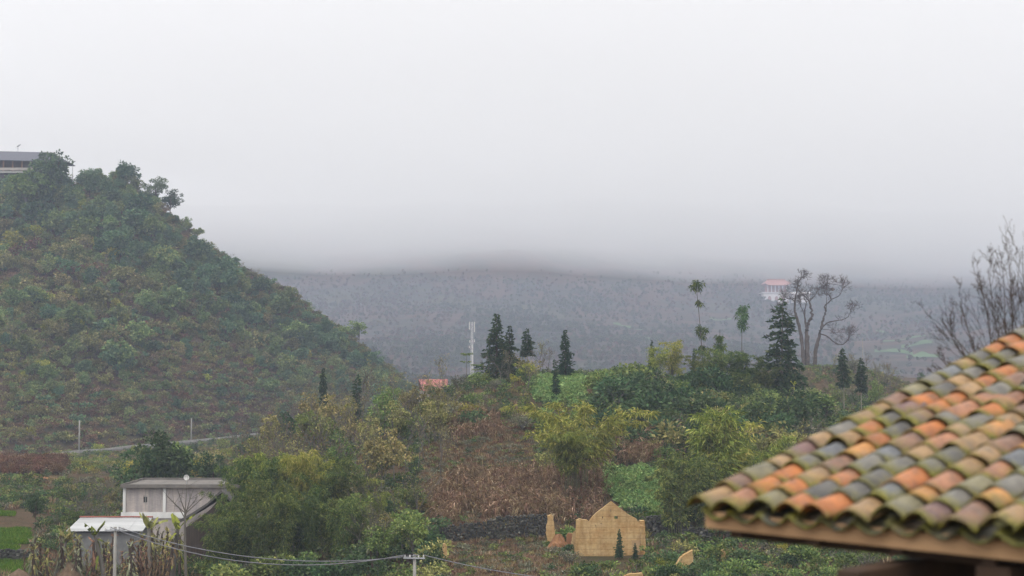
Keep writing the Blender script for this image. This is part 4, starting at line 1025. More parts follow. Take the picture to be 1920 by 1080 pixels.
def tile_mesh(name, chord, sag, length, th, seed, flip=1):
    """slightly tapered and warped barrel tile; local x across, y up the roof, z away from it"""
    rg = random.Random(seed); na, nl = 10, 4; V = []; A = []
    wob = rg.uniform(-0.006, 0.006)
    for lay in (0, 1):
        for j in range(nl + 1):
            v = j / nl
            for i in range(na + 1):
                u = i / na * 2 - 1; w = chord / 2 * (1.06 - 0.12 * v)
                z = flip * (sag * (1 - abs(u) ** 1.9)) + wob * u * (v - 0.5) + (th if lay else 0)
                V.append((u * w, (v - 0.5) * length + 0.008 * rg.uniform(-1, 1) * (j == 0) * (i % 3 == 0), z))
                A.append(max(1 - v * 2.6, 0.0) * 0.55 + max(abs(u) - 0.55, 0) * 0.7)
    n1 = na + 1; L0 = (nl + 1) * n1; F = []
    for j in range(nl):
        for i in range(na):
            a = j * n1 + i; F.append((a, a + n1, a + n1 + 1, a + 1)); a += L0; F.append((a, a + 1, a + n1 + 1, a + n1))
    for j in range(nl):
        a = j * n1; F.append((a, a + L0, a + L0 + n1, a + n1)); a = j * n1 + na; F.append((a, a + n1, a + L0 + n1, a + L0))
    for i in range(na):
        F.append((i, i + 1, i + 1 + L0, i + L0)); a = nl * n1 + i; F.append((a, a + L0, a + 1 + L0, a + 1))
    return mesh_np(name, np.array(V), np.array(F), [M_TILE], smooth=False, attr={"edge": np.array(A)})
cov = [tile_mesh("cover_tile", 0.180, 0.062, TL, 0.012, 40 + i) for i in range(4)]
pan = [tile_mesh("pan_tile", 0.188, 0.057, TL, 0.012, 50 + i, -1) for i in range(3)]
for me in cov + pan: me.polygons.foreach_set("use_smooth", np.ones(len(me.polygons), bool))
clay = [((0.45, 0.165, 0.055), 10), ((0.38, 0.18, 0.10), 5), ((0.25, 0.145, 0.10), 4), ((0.34, 0.22, 0.11), 4), ((0.19, 0.18, 0.155), 7), ((0.12, 0.115, 0.105), 6),
        ((0.17, 0.18, 0.19), 2), ((0.22, 0.20, 0.12), 4), ((0.52, 0.25, 0.08), 4), ((0.20, 0.12, 0.11), 3)]
bag = [c for c, k in clay for _ in range(k)]
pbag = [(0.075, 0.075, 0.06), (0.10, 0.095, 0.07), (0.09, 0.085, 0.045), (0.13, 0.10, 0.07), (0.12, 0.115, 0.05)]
rt = random.Random(23)
basis = Matrix((e_, up_, nrm)).transposed()
o0 = eC + Vector((0, 0, 0.078)) + n_ * 0.08 + e_ * 0.012
def lay(name, me, a, s, h, tilt, col, yaw=0.0):
    p = o0 + e_ * a + up_ * s + nrm * (h + 0.014 * a)
    o = link(name, me, HG)
    M = basis.to_4x4() @ Matrix.Rotation(yaw, 4, 'Z') @ Matrix.Rotation(tilt, 4, 'X')
    o.matrix_basis = HG_inv @ Matrix.Translation(p) @ M
    o.color = (*col, 1); return o
NC, NR = 14, 20
for r_ in range(NR):
    for c_ in range(NC):
        j = rt.uniform
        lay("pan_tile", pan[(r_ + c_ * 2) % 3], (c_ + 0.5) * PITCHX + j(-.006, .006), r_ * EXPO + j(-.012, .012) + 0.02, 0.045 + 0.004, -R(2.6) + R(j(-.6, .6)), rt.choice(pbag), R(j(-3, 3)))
for r_ in range(NR):
    for c_ in range(NC):
        j = rt.uniform
        lay("cover_tile", cov[(r_ * 3 + c_) % 4], c_ * PITCHX + j(-.008, .008), r_ * EXPO + j(-.042, .042), 0.054 + j(0, .014), -R(4.4) + R(j(-2.2, 1.6)), rt.choice(bag), R(j(-7.5, 7.5)))
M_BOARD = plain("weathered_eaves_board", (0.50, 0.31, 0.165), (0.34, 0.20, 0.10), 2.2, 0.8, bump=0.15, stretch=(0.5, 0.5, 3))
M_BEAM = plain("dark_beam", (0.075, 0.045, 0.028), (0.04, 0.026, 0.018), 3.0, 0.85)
def obox(name, a0, a1, s0, s1, z0, z1, mat, bevel=0.004):
    """box laid along the eaves: a along, s back from the eaves (horizontal), z relative to the board's lower edge"""
    V = [eC + e_ * a + n_ * s + Vector((0, 0, z)) - HG.location for a in (a0, a1) for s in (s0, s1) for z in (z0, z1)]
    return MB().add(V, [(0, 1, 3, 2), (4, 6, 7, 5), (0, 4, 5, 1), (2, 3, 7, 6), (0, 2, 6, 4), (1, 5, 7, 3)]).build(name, mat, HG, bevel=bevel)
RL = NC * PITCHX - 0.15
obox("eaves_board", 0.0, RL, 0.0, 0.028, 0.0, 0.092, M_BOARD)
tn = math.tan(SLOPE)
# boarding under the tiles, rafters, purlin, outrigger beams, plank wall and a post
V = [eC + e_ * a + n_ * s + Vector((0, 0, 0.03 + s * tn + z)) - HG.location for a in (0.0, RL) for s in (0.03, 4.2) for z in (0.0, 0.025)]
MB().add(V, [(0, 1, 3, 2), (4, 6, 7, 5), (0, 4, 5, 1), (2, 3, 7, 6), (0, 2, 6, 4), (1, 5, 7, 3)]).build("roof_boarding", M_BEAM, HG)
for k in range(6):
    a = 0.16 + k * 0.5
    V = [eC + e_ * q + n_ * s + Vector((0, 0, 0.025 + s * tn + z)) - HG.location for q in (a, a + 0.07) for s in (0.035, 4.2) for z in (-0.07, 0.0)]
    MB().add(V, [(0, 1, 3, 2), (4, 6, 7, 5), (0, 4, 5, 1), (2, 3, 7, 6), (0, 2, 6, 4), (1, 5, 7, 3)]).build("rafter", M_BEAM, HG)
obox("purlin", 0.05, RL, 0.16, 0.28, -0.06, 0.0, M_BEAM)
obox("outrigger_beam", 1.10, 1.22, -0.34, 1.4, -0.24, -0.08, M_BEAM, 0.012)
obox("outrigger_beam", 1.62, 1.80, 0.04, 1.4, -0.13, -0.04, M_BEAM, 0.012)
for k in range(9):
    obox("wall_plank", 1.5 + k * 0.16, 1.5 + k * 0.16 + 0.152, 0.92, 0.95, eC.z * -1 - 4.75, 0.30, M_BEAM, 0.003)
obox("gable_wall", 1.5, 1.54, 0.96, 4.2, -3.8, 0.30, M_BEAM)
MB().tube([eC + e_ * 1.86 + n_ * 0.55 + Vector((0, 0, z)) - HG.location for z in (-3.7, -1.5, -0.1)], [0.07, 0.065, 0.06], 12).build("post", M_CONC, HG, smooth=True)
# ------------------------------------------------------------------ trees and scrub on the wooded hill
g = np.random.default_rng(101)
hill_kinds = {
    "dark": [broadleaf(200 + i, 7.5, 2.9, 2.9, 0.16, 26, 56, 0.62, 0.40, 0.2, 0.85).joint_mesh("evergreen_tree", L_HILL, W_BROWN) for i in range(4)],
    "mid": [broadleaf(210 + i, 6.0, 2.6, 2.3, 0.14, 22, 52, 0.58, 0.36, 0.18, 0.8).joint_mesh("leafy_tree", L_HMID, W_BROWN) for i in range(3)],
    "olive": [broadleaf(220 + i, 5.0, 2.5, 2.0, 0.12, 18, 52, 0.5, 0.3, 0.12, 0.75).joint_mesh("olive_tree", L_HOLIVE, W_GREY) for i in range(4)],
    "brown": [broadleaf(230 + i, 4.6, 2.2, 1.9, 0.12, 18, 26, 0.5, 0.26, 0.12, 0.8).joint_mesh("russet_tree", L_RED, W_GREY) for i in range(2)],
    "yellow": [broadleaf(240 + i, 4.2, 2.1, 1.8, 0.12, 20, 34, 0.55, 0.3, 0.12, 0.8).joint_mesh("yellowish_tree", L_YEL, W_GREY) for i in range(2)],
    "bare": [bare_tree(250 + i, 7.0, 0.5, 0.13, 4, 40).joint_mesh("bare_tree", L_BROWN, W_GREY, 3) for i in range(3)],
}
hill_names = {"dark": ("evergreen_tree", "dark round evergreen tree growing on the steep wooded hill"),
              "mid": ("leafy_tree", "mid green leafy tree growing on the steep wooded hill"),
              "olive": ("olive_tree", "low olive green tree growing on the steep wooded hill"),
              "brown": ("russet_tree", "reddish brown half bare tree growing on the steep wooded hill"),
              "yellow": ("yellowish_tree", "yellow green bushy tree growing on the steep wooded hill"),
              "bare": ("bare_tree", "thin grey bare tree growing on the steep wooded hill")}
def hill_sample(n, seed, lo=0.02, hi=1.04, p0=-120, p1=815):
    r = np.random.default_rng(seed); px = r.uniform(p0, p1, n); u = (px - 960) / FPX
    t = lo + (hi - lo) * r.random(n); Rr = np.interp(u, _hu, _hR); F = np.interp(u, _hu, _hF); d = F + t * (Rr - F)
    return px, t, d, r
px, t, d, r = hill_sample(2100, 77)
P = on_ground(px, d)
nA = fbm(P[:, 0] / 30, P[:, 1] / 45, 3, 61); nB = fbm(P[:, 0] / 18, P[:, 1] / 26, 3, 62)
dense = sstep(0.16, 0.42, t + 0.25 * nA - 0.1 * sstep(200, 420, px)) * (1 - 0.55 * sstep(0.0, 0.22, (px - 420) / 800 + (t - 0.75) * 0.35 + nB * 0.12))
keep = r.random(len(px)) < 0.24 + 0.76 * dense
row = HOR - P[:, 2] / P[:, 1] * FPX          # picture height, to follow the dark belt of evergreens seen across the hill
belt = np.exp(-((row - np.interp(px, [-120, 60, 200, 330, 480, 640, 800], [330, 370, 440, 520, 580, 665, 720])) / np.interp(px, [0, 250, 500, 800], [60, 85, 55, 30])) ** 2)
kind = []
for i in range(len(px)):
    q = r.random(); dn = belt[i] + 0.75 * nB[i]
    if dn > 0.62: kind.append("dark" if q < 0.52 else "mid" if q < 0.84 else "olive" if q < 0.96 else "brown" if q < 0.98 else "yellow")
    elif dn > 0.25: kind.append("dark" if q < 0.18 else "mid" if q < 0.50 else "olive" if q < 0.82 else "brown" if q < 0.87 else "yellow" if q < 0.94 else "bare")
    else: kind.append("olive" if q < 0.46 else "mid" if q < 0.70 else "brown" if q < 0.77 else "yellow" if q < 0.87 else "dark" if q < 0.94 else "bare")
kind = np.array(kind); size = np.clip(0.78 * np.exp(r.normal(size=len(px)) * 0.36), 0.38, 1.75) * (0.6 + 0.42 * dense) * (1 - 0.42 * sstep(0.8, 0.95, t) * sstep(180, 380, px))
big = size * (430 / d) * np.where(kind == "dark", 1.08, 1.0) * ((px > -10) & (t < 1.0))
order = np.argsort(-np.where(keep, big, 0))
solo = set(order[:290].tolist())
for i in sorted(solo):
    k = kind[i]; ms = hill_kinds[k]; nm, lb = hill_names[k]
    zone = ("lower" if t[i] < 0.33 else "middle" if t[i] < 0.66 else "upper") + " slope, " + ("left edge" if px[i] < 200 else "centre" if px[i] < 460 else "right end")
    put_mesh(ms[i % len(ms)], nm, P[i], size[i], r.uniform(0, 6.28), lb.replace("growing on the steep wooded hill", "on the wooded hill, " + zone), "tree", k + " trees on the wooded hill, " + zone, wide=r.uniform(0.9, 1.2))
flat = []; base = {}
for k, ms in hill_kinds.items(): base[k] = len(flat); flat += ms
rest = np.array([i for i in range(len(px)) if keep[i] and i not in solo])
pick = np.array([base[kind[i]] + int(r.integers(0, len(hill_kinds[kind[i]]))) for i in rest])
scatter("hillside_woodland", P[rest], flat, size[rest], "mass of green and brown trees covering the steep hill", r, pick=pick)
# low scrub and dry grass between them
scrub = [shrub(300, 1.3, 1.4, 130, 0.42, 0.22, 4).joint_mesh("scrub", L_HOLIVE, W_GREY), shrub(301, 1.3, 1.3, 120, 0.40, 0.2, 4).joint_mesh("scrub", L_HMID, W_GREY),
         shrub(302, 1.2, 1.2, 110, 0.40, 0.16, 5).joint_mesh("scrub", L_RED, W_GREY), shrub(303, 1.2, 1.0, 110, 0.45, 0.12, 5).joint_mesh("scrub", L_BROWN, W_GREY),
         shrub(304, 1.4, 1.6, 130, 0.42, 0.24, 4).joint_mesh("scrub", L_HILL, W_GREY), shrub(305, 1.0, 0.9, 90, 0.45, 0.10, 4).joint_mesh("scrub", L_STRAW, W_GREY)]
px, t, d, r = hill_sample(8500, 78, 0.0, 1.02)
P = on_ground(px, d); nB = fbm(P[:, 0] / 14, P[:, 1] / 20, 3, 63)
pr = np.array([[0.42, 0.27, 0.05, 0.08, 0.12, 0.06], [0.32, 0.12, 0.13, 0.20, 0.07, 0.16]])
w = sstep(-0.3, 0.3, nB - 0.5 + t)
cum = np.cumsum(pr[1][None] * (1 - w[:, None]) + pr[0][None] * w[:, None], axis=1)
pick = (r.random(len(px))[:, None] > cum).sum(1).clip(0, 5)
scatter("hillside_scrub", P, scrub, r.uniform(0.5, 1.6, len(px)), "olive and brown scrub between the trees of the steep hill", r, pick=pick)

# ------------------------------------------------------------------ far woods on the mountain
r = np.random.default_rng(131)
n = 34000
d = 780 + 1400 * r.random(n); px = r.uniform(380, 2050, n)
P = on_ground(px, d)
nf = fbm(P[:, 0] / 110, P[:, 1] / 160, 4, 71)
green_f = ((px > 1600) & (d < 1500))
keep = (r.random(n) < sstep(-0.45, 0.35, nf) * 0.75 + 0.2) & ~(green_f & (r.random(n) < 0.85))
keep &= P[:, 2] < 116 + 22 * r.random(n) ** 2
P = P[keep]; nf = nf[keep]
far = [broadleaf(400 + i, 7.0, 2.8, 2.6, 0.16, 12, 16, 1.2, 0.8, 0.12, 1.1).joint_mesh("far_tree", m, W_GREY, 3) for i, m in enumerate((L_FARG, L_FARO, L_FARB, L_FARG))] + \
      [bare_tree(410, 8.0, 0.45, 0.16, 3, 30, 0.5, 0.3).joint_mesh("far_tree", L_FARB, W_GREY, 3)]
gr = sstep(-0.15, 0.2, fbm(P[:, 0] / 120, P[:, 1] / 170, 3, 73))[:, None]
pick = (r.random(len(P))[:, None] > np.cumsum(gr * np.array([[0.55, 0.12, 0.03, 0.26, 0.04]]) + (1 - gr) * np.array([[0.08, 0.27, 0.37, 0.06, 0.22]]), axis=1)).sum(1).clip(0, 4)
scatter("far_woodland", P, far, r.uniform(0.35, 0.75, len(P)), "hazy woods on the mountain slope under the cloud", r, pick=pick)

# narrow green field terraces low on the far slope
M_FIELD = plain("far_green_field", (0.10, 0.17, 0.06), (0.07, 0.12, 0.05), 0.05, 1.0)
for k, (pa, pb, ra, rb_) in enumerate(((1642, 1700, 622, 628), (1655, 1735, 640, 634), (1690, 1750, 652, 648), (1640, 1712, 662, 668), (1700, 1765, 676, 670), (1150, 1205, 612, 618), (1190, 1240, 640, 634), (1330, 1372, 598, 602))):
    V = []; F = []; m = 14
    for i in range(m + 1):
        f = i / m; q = hit(pa + (pb - pa) * f, ra + (rb_ - ra) * f + 3 * math.sin(f * 3.1 + k), 700, 2600)
        for off in (0.0, 16.0 + 6 * math.sin(f * 9 + k)):
            x = q.x * (q.y + off) / q.y; V.append((x, q.y + off, gz(x, q.y + off) + 0.9))
        if i: F.append((2 * i - 2, 2 * i, 2 * i + 1, 2 * i - 1))
    tag(MB().add(V, F).build("terrace_field", M_FIELD, smooth=True), kind="structure")
# ------------------------------------------------------------------ plants of the valley floor and the near slope
g = np.random.default_rng(500)
def rz(): return float(g.uniform(0, 6.283))
def top_scale(px, py, d, base, h):
    """scale so that a plant of height h standing at base reaches picture row py"""
    return (at(px, py, d).z - base.z) / h
CON = [tree_proto(conifer(600 + i, 9.0, 1.65, 0.06, 34, 1.25, 0.14, 0.42, 0.22, 0.8, 0.22), L_CON, W_BROWN) for i in range(3)]
CONL = tree_proto(conifer(610, 10.5, 2.2, 0.06, 34, 1.15, 0.16, 0.46, 0.22, 0.72, 0.45, 0.12), L_CON, W_GREY)
CONS = tree_proto(conifer(611, 6.5, 0.6, 0.05, 30, 1.2, 0.08, 0.34, 0.15, 0.45, 0.15), L_CON, W_BROWN)
CONT = [tree_proto(conifer(612 + i, 8.5, 0.95, 0.42, 22, 1.3, 0.085, 0.36, 0.2, 0.6, 0.2), L_CON, W_PALE) for i in range(2)]
def con(proto, h, px, top, d, lb, wide=1.0, nm="conifer"):
    b = stand(px, d); put_tree(proto, nm, b, top_scale(px, top, d, b, h), rz(), lb, "tree", wide=wide)
con(CON[0], 9.0, 931, 588, 214, "tallest dark conifer with thin spire in the pair by the mast", 1.25)
con(CON[1], 9.0, 955, 612, 211, "dark conifer tucked against the right of the tall spired one", 1.05)
con(CONT[0], 8.5, 989, 617, 214, "small conical conifer on a bare stem beside the dark pair", 1.35)
con(CON[2], 9.0, 1060, 618, 209, "dark conifer with pointed top above the green crop terrace", 1.05)
con(CONS, 6.5, 1042, 676, 196, "slender dark cypress standing in front of the green crop terrace", 1.1)
con(CON[0], 9.0, 1222, 638, 216, "small blue green conifer rising behind the pale bamboo", 0.75)
con(CON[1], 9.0, 1301, 654, 214, "tiny dark conifer behind the feathery grove", 0.7)
con(CONL, 10.5, 1465, 559, 204, "large open branched conifer in front of the giant bare tree", 1.12)
con(CONT[1], 8.5, 1581, 654, 228, "slim conifer on a bare pole trunk, left of two near the roof", 1.0)
con(CONT[0], 8.5, 1613, 672, 226, "slim bushy topped conifer on a pale trunk, right of two near the roof", 1.0)
con(CON[2], 9.0, 607, 690, 222, "short dark conifer poking out of the mixed wood below the hill", 0.75)
con(CONS, 6.5, 668, 704, 219, "narrow dark cypress in the mixed wood below the hill", 1.3)
con(CON[0], 9.0, 60, 694, 430, "lone dark conifer standing on the dry lower hillside", 1.2)
con(CON[1], 9.0, 1160, 992, 130, "young spruce growing in front of the ochre gable", 0.9)
con(CON[2], 9.0, 1189, 1018, 129.5, "smaller spruce at the foot of the ochre gable", 1.2)

# tufted stems sticking out of the bushes
def tuft_top(seed, h, tufts, lean, L=0.5, W=0.13, n=260, lm=L_BAMD):
    p = Plant(seed); r_ = p.rng; t = np.linspace(0, 1, 8); P = np.stack([lean * t ** 1.6, 0.2 * t, h * t], 1); p.wood(P, 0.085 * (1 - 0.6 * t))
    for tv, rr, k in tufts:
        c = np.array([np.interp(tv, t, P[:, j]) for j in range(3)])
        for q in range(int(7 * k)):
            cc = c + r_.normal(size=3) * rr * [0.55, 0.55, 0.5]; p.clump(cc, rr * 0.42, int(n / 7), L, W, 0.5)
            p.wood([c - [0, 0, 0.2], cc], [0.018, 0.008])
    return tree_proto(p, lm, W_GREY)
b = stand(1318, 206); h = at(1305, 530, 206).z - b.z
put_tree(tuft_top(620, h, [(0.97, 0.85, 1.3), (0.80, 0.35, 0.5), (0.52, 0.75, 1.2), (0.36, 0.5, 0.8)], -0.95), "tall_bamboo", b, 1, 0, "tallest lone bamboo stem with two leafy tufts above the grove", "bamboo", part=("foliage", "culm"))
b = stand(1390, 207); h = at(1393, 572, 207).z - b.z
put_tree(tuft_top(621, h, [(0.93, 0.9, 1.6), (0.8, 0.8, 1.4)], 0.2, lm=L_DARK), "tufted_tree", b, 1, 0, "thin straight tree with a round brownish tuft above the grove", "tree")
b = stand(1349, 206); h = at(1350, 618, 206).z - b.z
put_tree(tuft_top(622, h, [(0.85, 0.4, 1.0), (0.7, 0.6, 1.2)], 0.1), "tall_bamboo", b, 1, 0, "short pointed bamboo stem between the two tall tufted ones", "bamboo", part=("foliage", "culm"))
for px_, top, d_, lb in ((875, 664, 226, "sapling with a flat star of leaves beside the phone mast"), (895, 685, 224, "shorter star topped sapling right of the phone mast")):
    b = stand(px_, d_); h = at(px_, top, d_).z - b.z; p = Plant(630 + px_); t = np.linspace(0, 1, 6)
    p.wood(np.stack([0 * t, 0 * t, h * t], 1), 0.06 * (1 - 0.6 * t))
    for zz, k in ((1.0, 60), (0.97, 40), (0.72, 40)):
        a = p.rng.uniform(0, 6.283, k); rr = p.rng.random(k)[:, None] * 0.75; d0 = np.stack([np.cos(a), np.sin(a), 0.15 + 0 * a], 1)
        p.leaves(np.array([0, 0, h * zz]) + d0 * rr, d0 + p.rng.normal(size=(k, 3)) * 0.25, 0.5, 0.12, 0.2)
    put_tree(tree_proto(p, L_MID, W_GREY), "sapling", b, 1, 0, lb, "tree")

# ------------------------------------------------------------------ bamboo
BAM = [bamboo(700 + i, 8.0, 15, 0.8, 0.46, 0.42, 0.085, 16, 26) for i in range(3)]
BAMP = [{"crown": p.crown_mesh("foliage", L_BAM), "trunk": p.trunk_mesh("culms", W_CULM, 4)} for p in BAM]
BAMD = [{"crown": p.crown_mesh("foliage", L_BAMD), "trunk": p.trunk_mesh("culms", W_CULM, 4)} for p in [bamboo(710 + i, 9.0, 17, 0.9, 0.30, 0.42, 0.09, 17, 24, 0.15) for i in range(4)]]
BAMU = [{"crown": p.crown_mesh("foliage", L_BAM), "trunk": p.trunk_mesh("culms", W_CULM, 4)} for p in [bamboo(720 + i, 7.0, 9, 0.5, 0.16, 0.36, 0.08, 15, 22, 0.2) for i in range(2)]]
def bam(protos, i, h, px, top, d, lb, wide=1.0, group=None, rot=None):
    b = stand(px, d); put_tree(protos[i % len(protos)], "bamboo_clump", b, top_scale(px, top, d, b, h * 0.98), rz() if rot is None else rot, lb, "bamboo", group, part=("foliage", "culms"), wide=wide)
bam(BAMP, 0, 8.0, 1090, 764, 153, "yellow green arching bamboo clump on the brown slope above the ruin", 1.25)
bam(BAMP, 1, 8.0, 1068, 815, 152.5, "low yellow green bamboo spray left under the arching clump", 1.1)
bam(BAMU, 0, 7.0, 1340, 778, 147, "tall upright yellow bamboo plume between crop plot and tiled roof", 1.35)
bam(BAMU, 1, 7.0, 1372, 790, 148, "bent yellow bamboo plume just left of the tiled roof", 1.3)
bam(BAMP, 2, 8.0, 1418, 815, 150, "low pale bamboo spray at the edge of the tiled roof", 0.9)
bam(BAMD, 0, 9.0, 1262, 868, 140, "dark drooping bamboo clump at the right end of the crop plot", 1.15)
bam(BAMD, 1, 9.0, 1300, 850, 142, "dark bamboo clump behind the roof corner", 1.1)
for k, (px_, top, d_) in enumerate(((1232, 655, 205), (1255, 640, 207), (1205, 690, 204), (1278, 690, 205))):
    bam(BAMU, k, 7.0, px_, top, d_, ["second pale bamboo plume on the crest from the crop terrace", "tallest pale bamboo plume on the crest right of the crop terrace", "leftmost pale bamboo plume on the crest right of the crop terrace", "pale bamboo plume on the crest nearest the feathery grove"][k], 1.4)
for k, (px_, top, d_) in enumerate(((1315, 668, 203), (1345, 655, 204), (1375, 660, 205), (1405, 668, 204), (1430, 690, 203), (1335, 700, 200), (1392, 700, 199))):
    bam(BAMD, k, 9.0, px_, top, d_, "olive feathery bamboo in the dense grove on the crest", 1.45, "feathery grove on the crest")
ORD = "first second third fourth fifth sixth seventh eighth ninth tenth eleventh twelfth thirteenth fourteenth fifteenth sixteenth seventeenth eighteenth nineteenth twentieth".split()
tr = np.random.default_rng(715)
for k in range(18):                                     # back row, its tops rising to the middle of the thicket
    px_ = 462 + k * 16.5 + tr.uniform(-5, 5); top = np.interp(px_, [440, 505, 560, 640, 700, 760], [900, 858, 862, 872, 915, 965]) + tr.uniform(-16, 26); d_ = tr.uniform(144, 153)
    pr = (BAMD, BAMU, BAMD, BAMP)[k % 4]; bam(pr, k, 7.0 if pr is BAMU else 8.0 if pr is BAMP else 9.0, px_, top, d_, ORD[k] + " bamboo from the brick house in the back row of the thicket", tr.uniform(0.7, 1.0))
for px_, top, lb in ((432, 926, "bamboo hanging over the ridge of the old tiled roof"), (456, 905, "bamboo just right of the old tiled roof ridge")): bam(BAMD, px_, 9.0, px_, top, 141.5, lb, 0.8)
for k in range(17):                                     # front row
    px_ = 408 + k * 20.5 + tr.uniform(-7, 7); top = np.interp(px_, [390, 450, 520, 610, 700, 760], [985, 945, 915, 915, 980, 1005]) + tr.uniform(-14, 30); d_ = tr.uniform(133, 140)
    bam(BAMD, k + 1, 9.0, px_, top, d_, ORD[k] + " bamboo from the brick house in the front row of the thicket", tr.uniform(0.75, 1.05))
# ------------------------------------------------------------------ broadleaf and bare trees in the wood between hill and slope
BRD = {"olive": [tree_proto(broadleaf(740 + i, 7.0, 2.2, 2.3, 0.11, 30, 46, 0.36, 0.2, 0.3, 0.62), L_OLIVE, W_GREY) for i in range(3)],
       "mid": [tree_proto(broadleaf(750 + i, 7.0, 2.3, 2.4, 0.12, 32, 50, 0.36, 0.22, 0.28, 0.66), L_MID, W_GREY) for i in range(3)],
       "dark": [tree_proto(broadleaf(760 + i, 7.0, 2.5, 2.6, 0.13, 36, 60, 0.36, 0.2, 0.22, 0.72), L_DARK, W_BROWN) for i in range(3)],
       "yellow": [tree_proto(broadleaf(770 + i, 6.0, 1.8, 1.9, 0.1, 24, 40, 0.34, 0.2, 0.3, 0.6), L_YEL, W_GREY) for i in range(2)]}
BARE = [tree_proto(bare_tree(780 + i, 7.5, 0.42, 0.10, 5, 160, 0.26, 0.1), L_OLIVE, W_GREY, 3) for i in range(3)] + [tree_proto(bare_tree(785 + i, 7.5, 0.42, 0.10, 5, 90, 0.24, 0.1), L_BROWN, W_GREY, 3) for i in range(3)]
def brd(kind, i, px, top, d, lb, wide=1.0, group=None, nm="leafy_tree"):
    b = stand(px, d); h = 6.0 if kind == "yellow" else 7.0; put_tree(BRD[kind][i % len(BRD[kind])], nm, b, top_scale(px, top, d, b, h), rz(), lb, "tree", group, wide=wide)
def bar(i, px, top, d, lb, wide=1.0, group=None):
    b = stand(px, d); put_tree(BARE[i % len(BARE)], "bare_tree", b, top_scale(px, top, d, b, 7.5), rz(), lb, "tree", group, wide=wide)
brd("dark", 0, 298, 800, 188, "big dark leafy tree behind the flat roof of the brick house", 0.95)
brd("dark", 1, 265, 838, 186, "dark leafy tree at the left shoulder of the big one behind the brick house", 0.9)
brd("dark", 2, 335, 836, 187, "dark leafy tree at the right shoulder of the big one behind the brick house", 0.9)
brd("mid", 1, 318, 818, 195, "mid green tree behind the big dark one near the brick house", 1.0)
brd("dark", 1, 398, 848, 192, "dark bushy tree right behind the end of the flat roof", 0.9)
brd("dark", 2, 428, 862, 188, "small dark bushy tree between flat roof and bamboo thicket", 0.85)
brd("dark", 0, 74, 922, 168, "small dark round tree beside the garden plots", 0.75)
brd("mid", 0, 142, 948, 160, "small green bush tree left of the white shed roof", 0.9)
brd("yellow", 0, 985, 676, 205, "olive yellow leafy tree in front of the dark conifer pair", 1.5)
brd("yellow", 1, 965, 700, 203, "low yellowish tree at the left end of the crop terrace", 1.5)
brd("yellow", 0, 1128, 690, 203, "yellowish round bush tree at the right end of the crop terrace", 1.2)
brd("mid", 2, 1150, 700, 204, "small olive tree right of the yellowish one on the crest", 1.1)
brd("mid", 0, 672, 596, 494, "bright green round tree alone on the skyline of the hill spur", 1.3)
brd("dark", 1, 290, 332, 507, "flat topped evergreen standing out on the hill skyline", 1.1)
brd("dark", 0, 316, 352, 506, "round evergreen just right of the flat topped one on the skyline", 1.15)
brd("dark", 2, 66, 280, 500, "broad evergreen covering the middle of the hilltop hall", 1.0)
brd("dark", 1, 92, 282, 501, "tall evergreen covering the right part of the hilltop hall", 0.85)
brd("mid", 1, 46, 306, 494, "green tree below the balustrade of the hilltop hall", 1.2)
brd("dark", 0, 1722, 697, 330, "small round dark tree on the far end of the knoll ridge", 0.9)
brd("mid", 2, 1640, 712, 245, "dark green tree right of the slim conifers on the knoll slope", 0.8)
b = stand(349, 112); h = at(349, 905, 112).z - b.z
p = Plant(791); r_ = p.rng; t = np.linspace(0, 1, 9); P = np.stack([0.55 - 1.0 * t + 0.55 * t * t, 0 * t, h * 0.80 * t], 1); p.wood(P, 0.16 * (1 - 0.55 * t))
e0 = P[-1]
for dx, dz in ((-1.5, 1.3), (-0.5, 1.9), (0.15, 2.1), (1.0, 1.2), (1.9, 1.6), (-0.9, 0.6), (0.6, 1.8)):
    f = e0 + np.array([dx, r_.normal() * 0.5, dz * 0.9]); m = (e0 + f) / 2 + [0, 0, -0.15]; p.wood([e0 - [0, 0, r_.random() * 0.8], m, f], [0.05, 0.035, 0.015])
    for q in range(4): p.wood([m + (f - m) * r_.random(), f + r_.normal(size=3) * 0.5], [0.016, 0.008])
put_tree({"trunk": p.trunk_mesh("trunk", W_GREY, 6)}, "bare_tree", b, 1, 0, "tall leafless tree with pale bent trunk in front of the brick house", "tree")
bar_groups = "thin half bare trees in the wood below the hill"
rr = np.random.default_rng(801)
spots = []
for k in range(112):
    px_ = rr.uniform(455, 835); d_ = rr.uniform(158, 226); spots.append((px_, d_))
for k, (px_, d_) in enumerate(spots):
    b = stand(px_, d_); hh = rr.uniform(5.6, 9.2) * (0.8 if px_ > 740 else 1.0); q = rr.random()
    if q < 0.50: put_tree(BARE[k % 6], "bare_tree", b, hh / 7.5, rz(), "thin half bare tree in the mixed wood below the hill", "tree", bar_groups)
    elif q < 0.76: put_tree(BRD["olive"][k % 3], "leafy_tree", b, hh * 0.85 / 7.0, rz(), "olive leafy tree in the mixed wood below the hill", "tree", "olive trees in the mixed wood", wide=0.95)
    elif q < 0.90: put_tree(BRD["mid"][k % 3], "leafy_tree", b, hh * 0.8 / 7.0, rz(), "mid green tree in the mixed wood below the hill", "tree", "green trees in the mixed wood", wide=0.95)
    elif q < 0.94: put_tree(BRD["dark"][k % 3], "leafy_tree", b, hh * 0.75 / 7.0, rz(), "dark green tree in the mixed wood below the hill", "tree", "dark trees in the mixed wood", wide=0.9)
    else: put_tree(BRD["yellow"][k % 2], "leafy_tree", b, hh * 0.7 / 6.0, rz(), "yellow green tree in the mixed wood below the hill", "tree", "yellow trees in the mixed wood", wide=1.1)
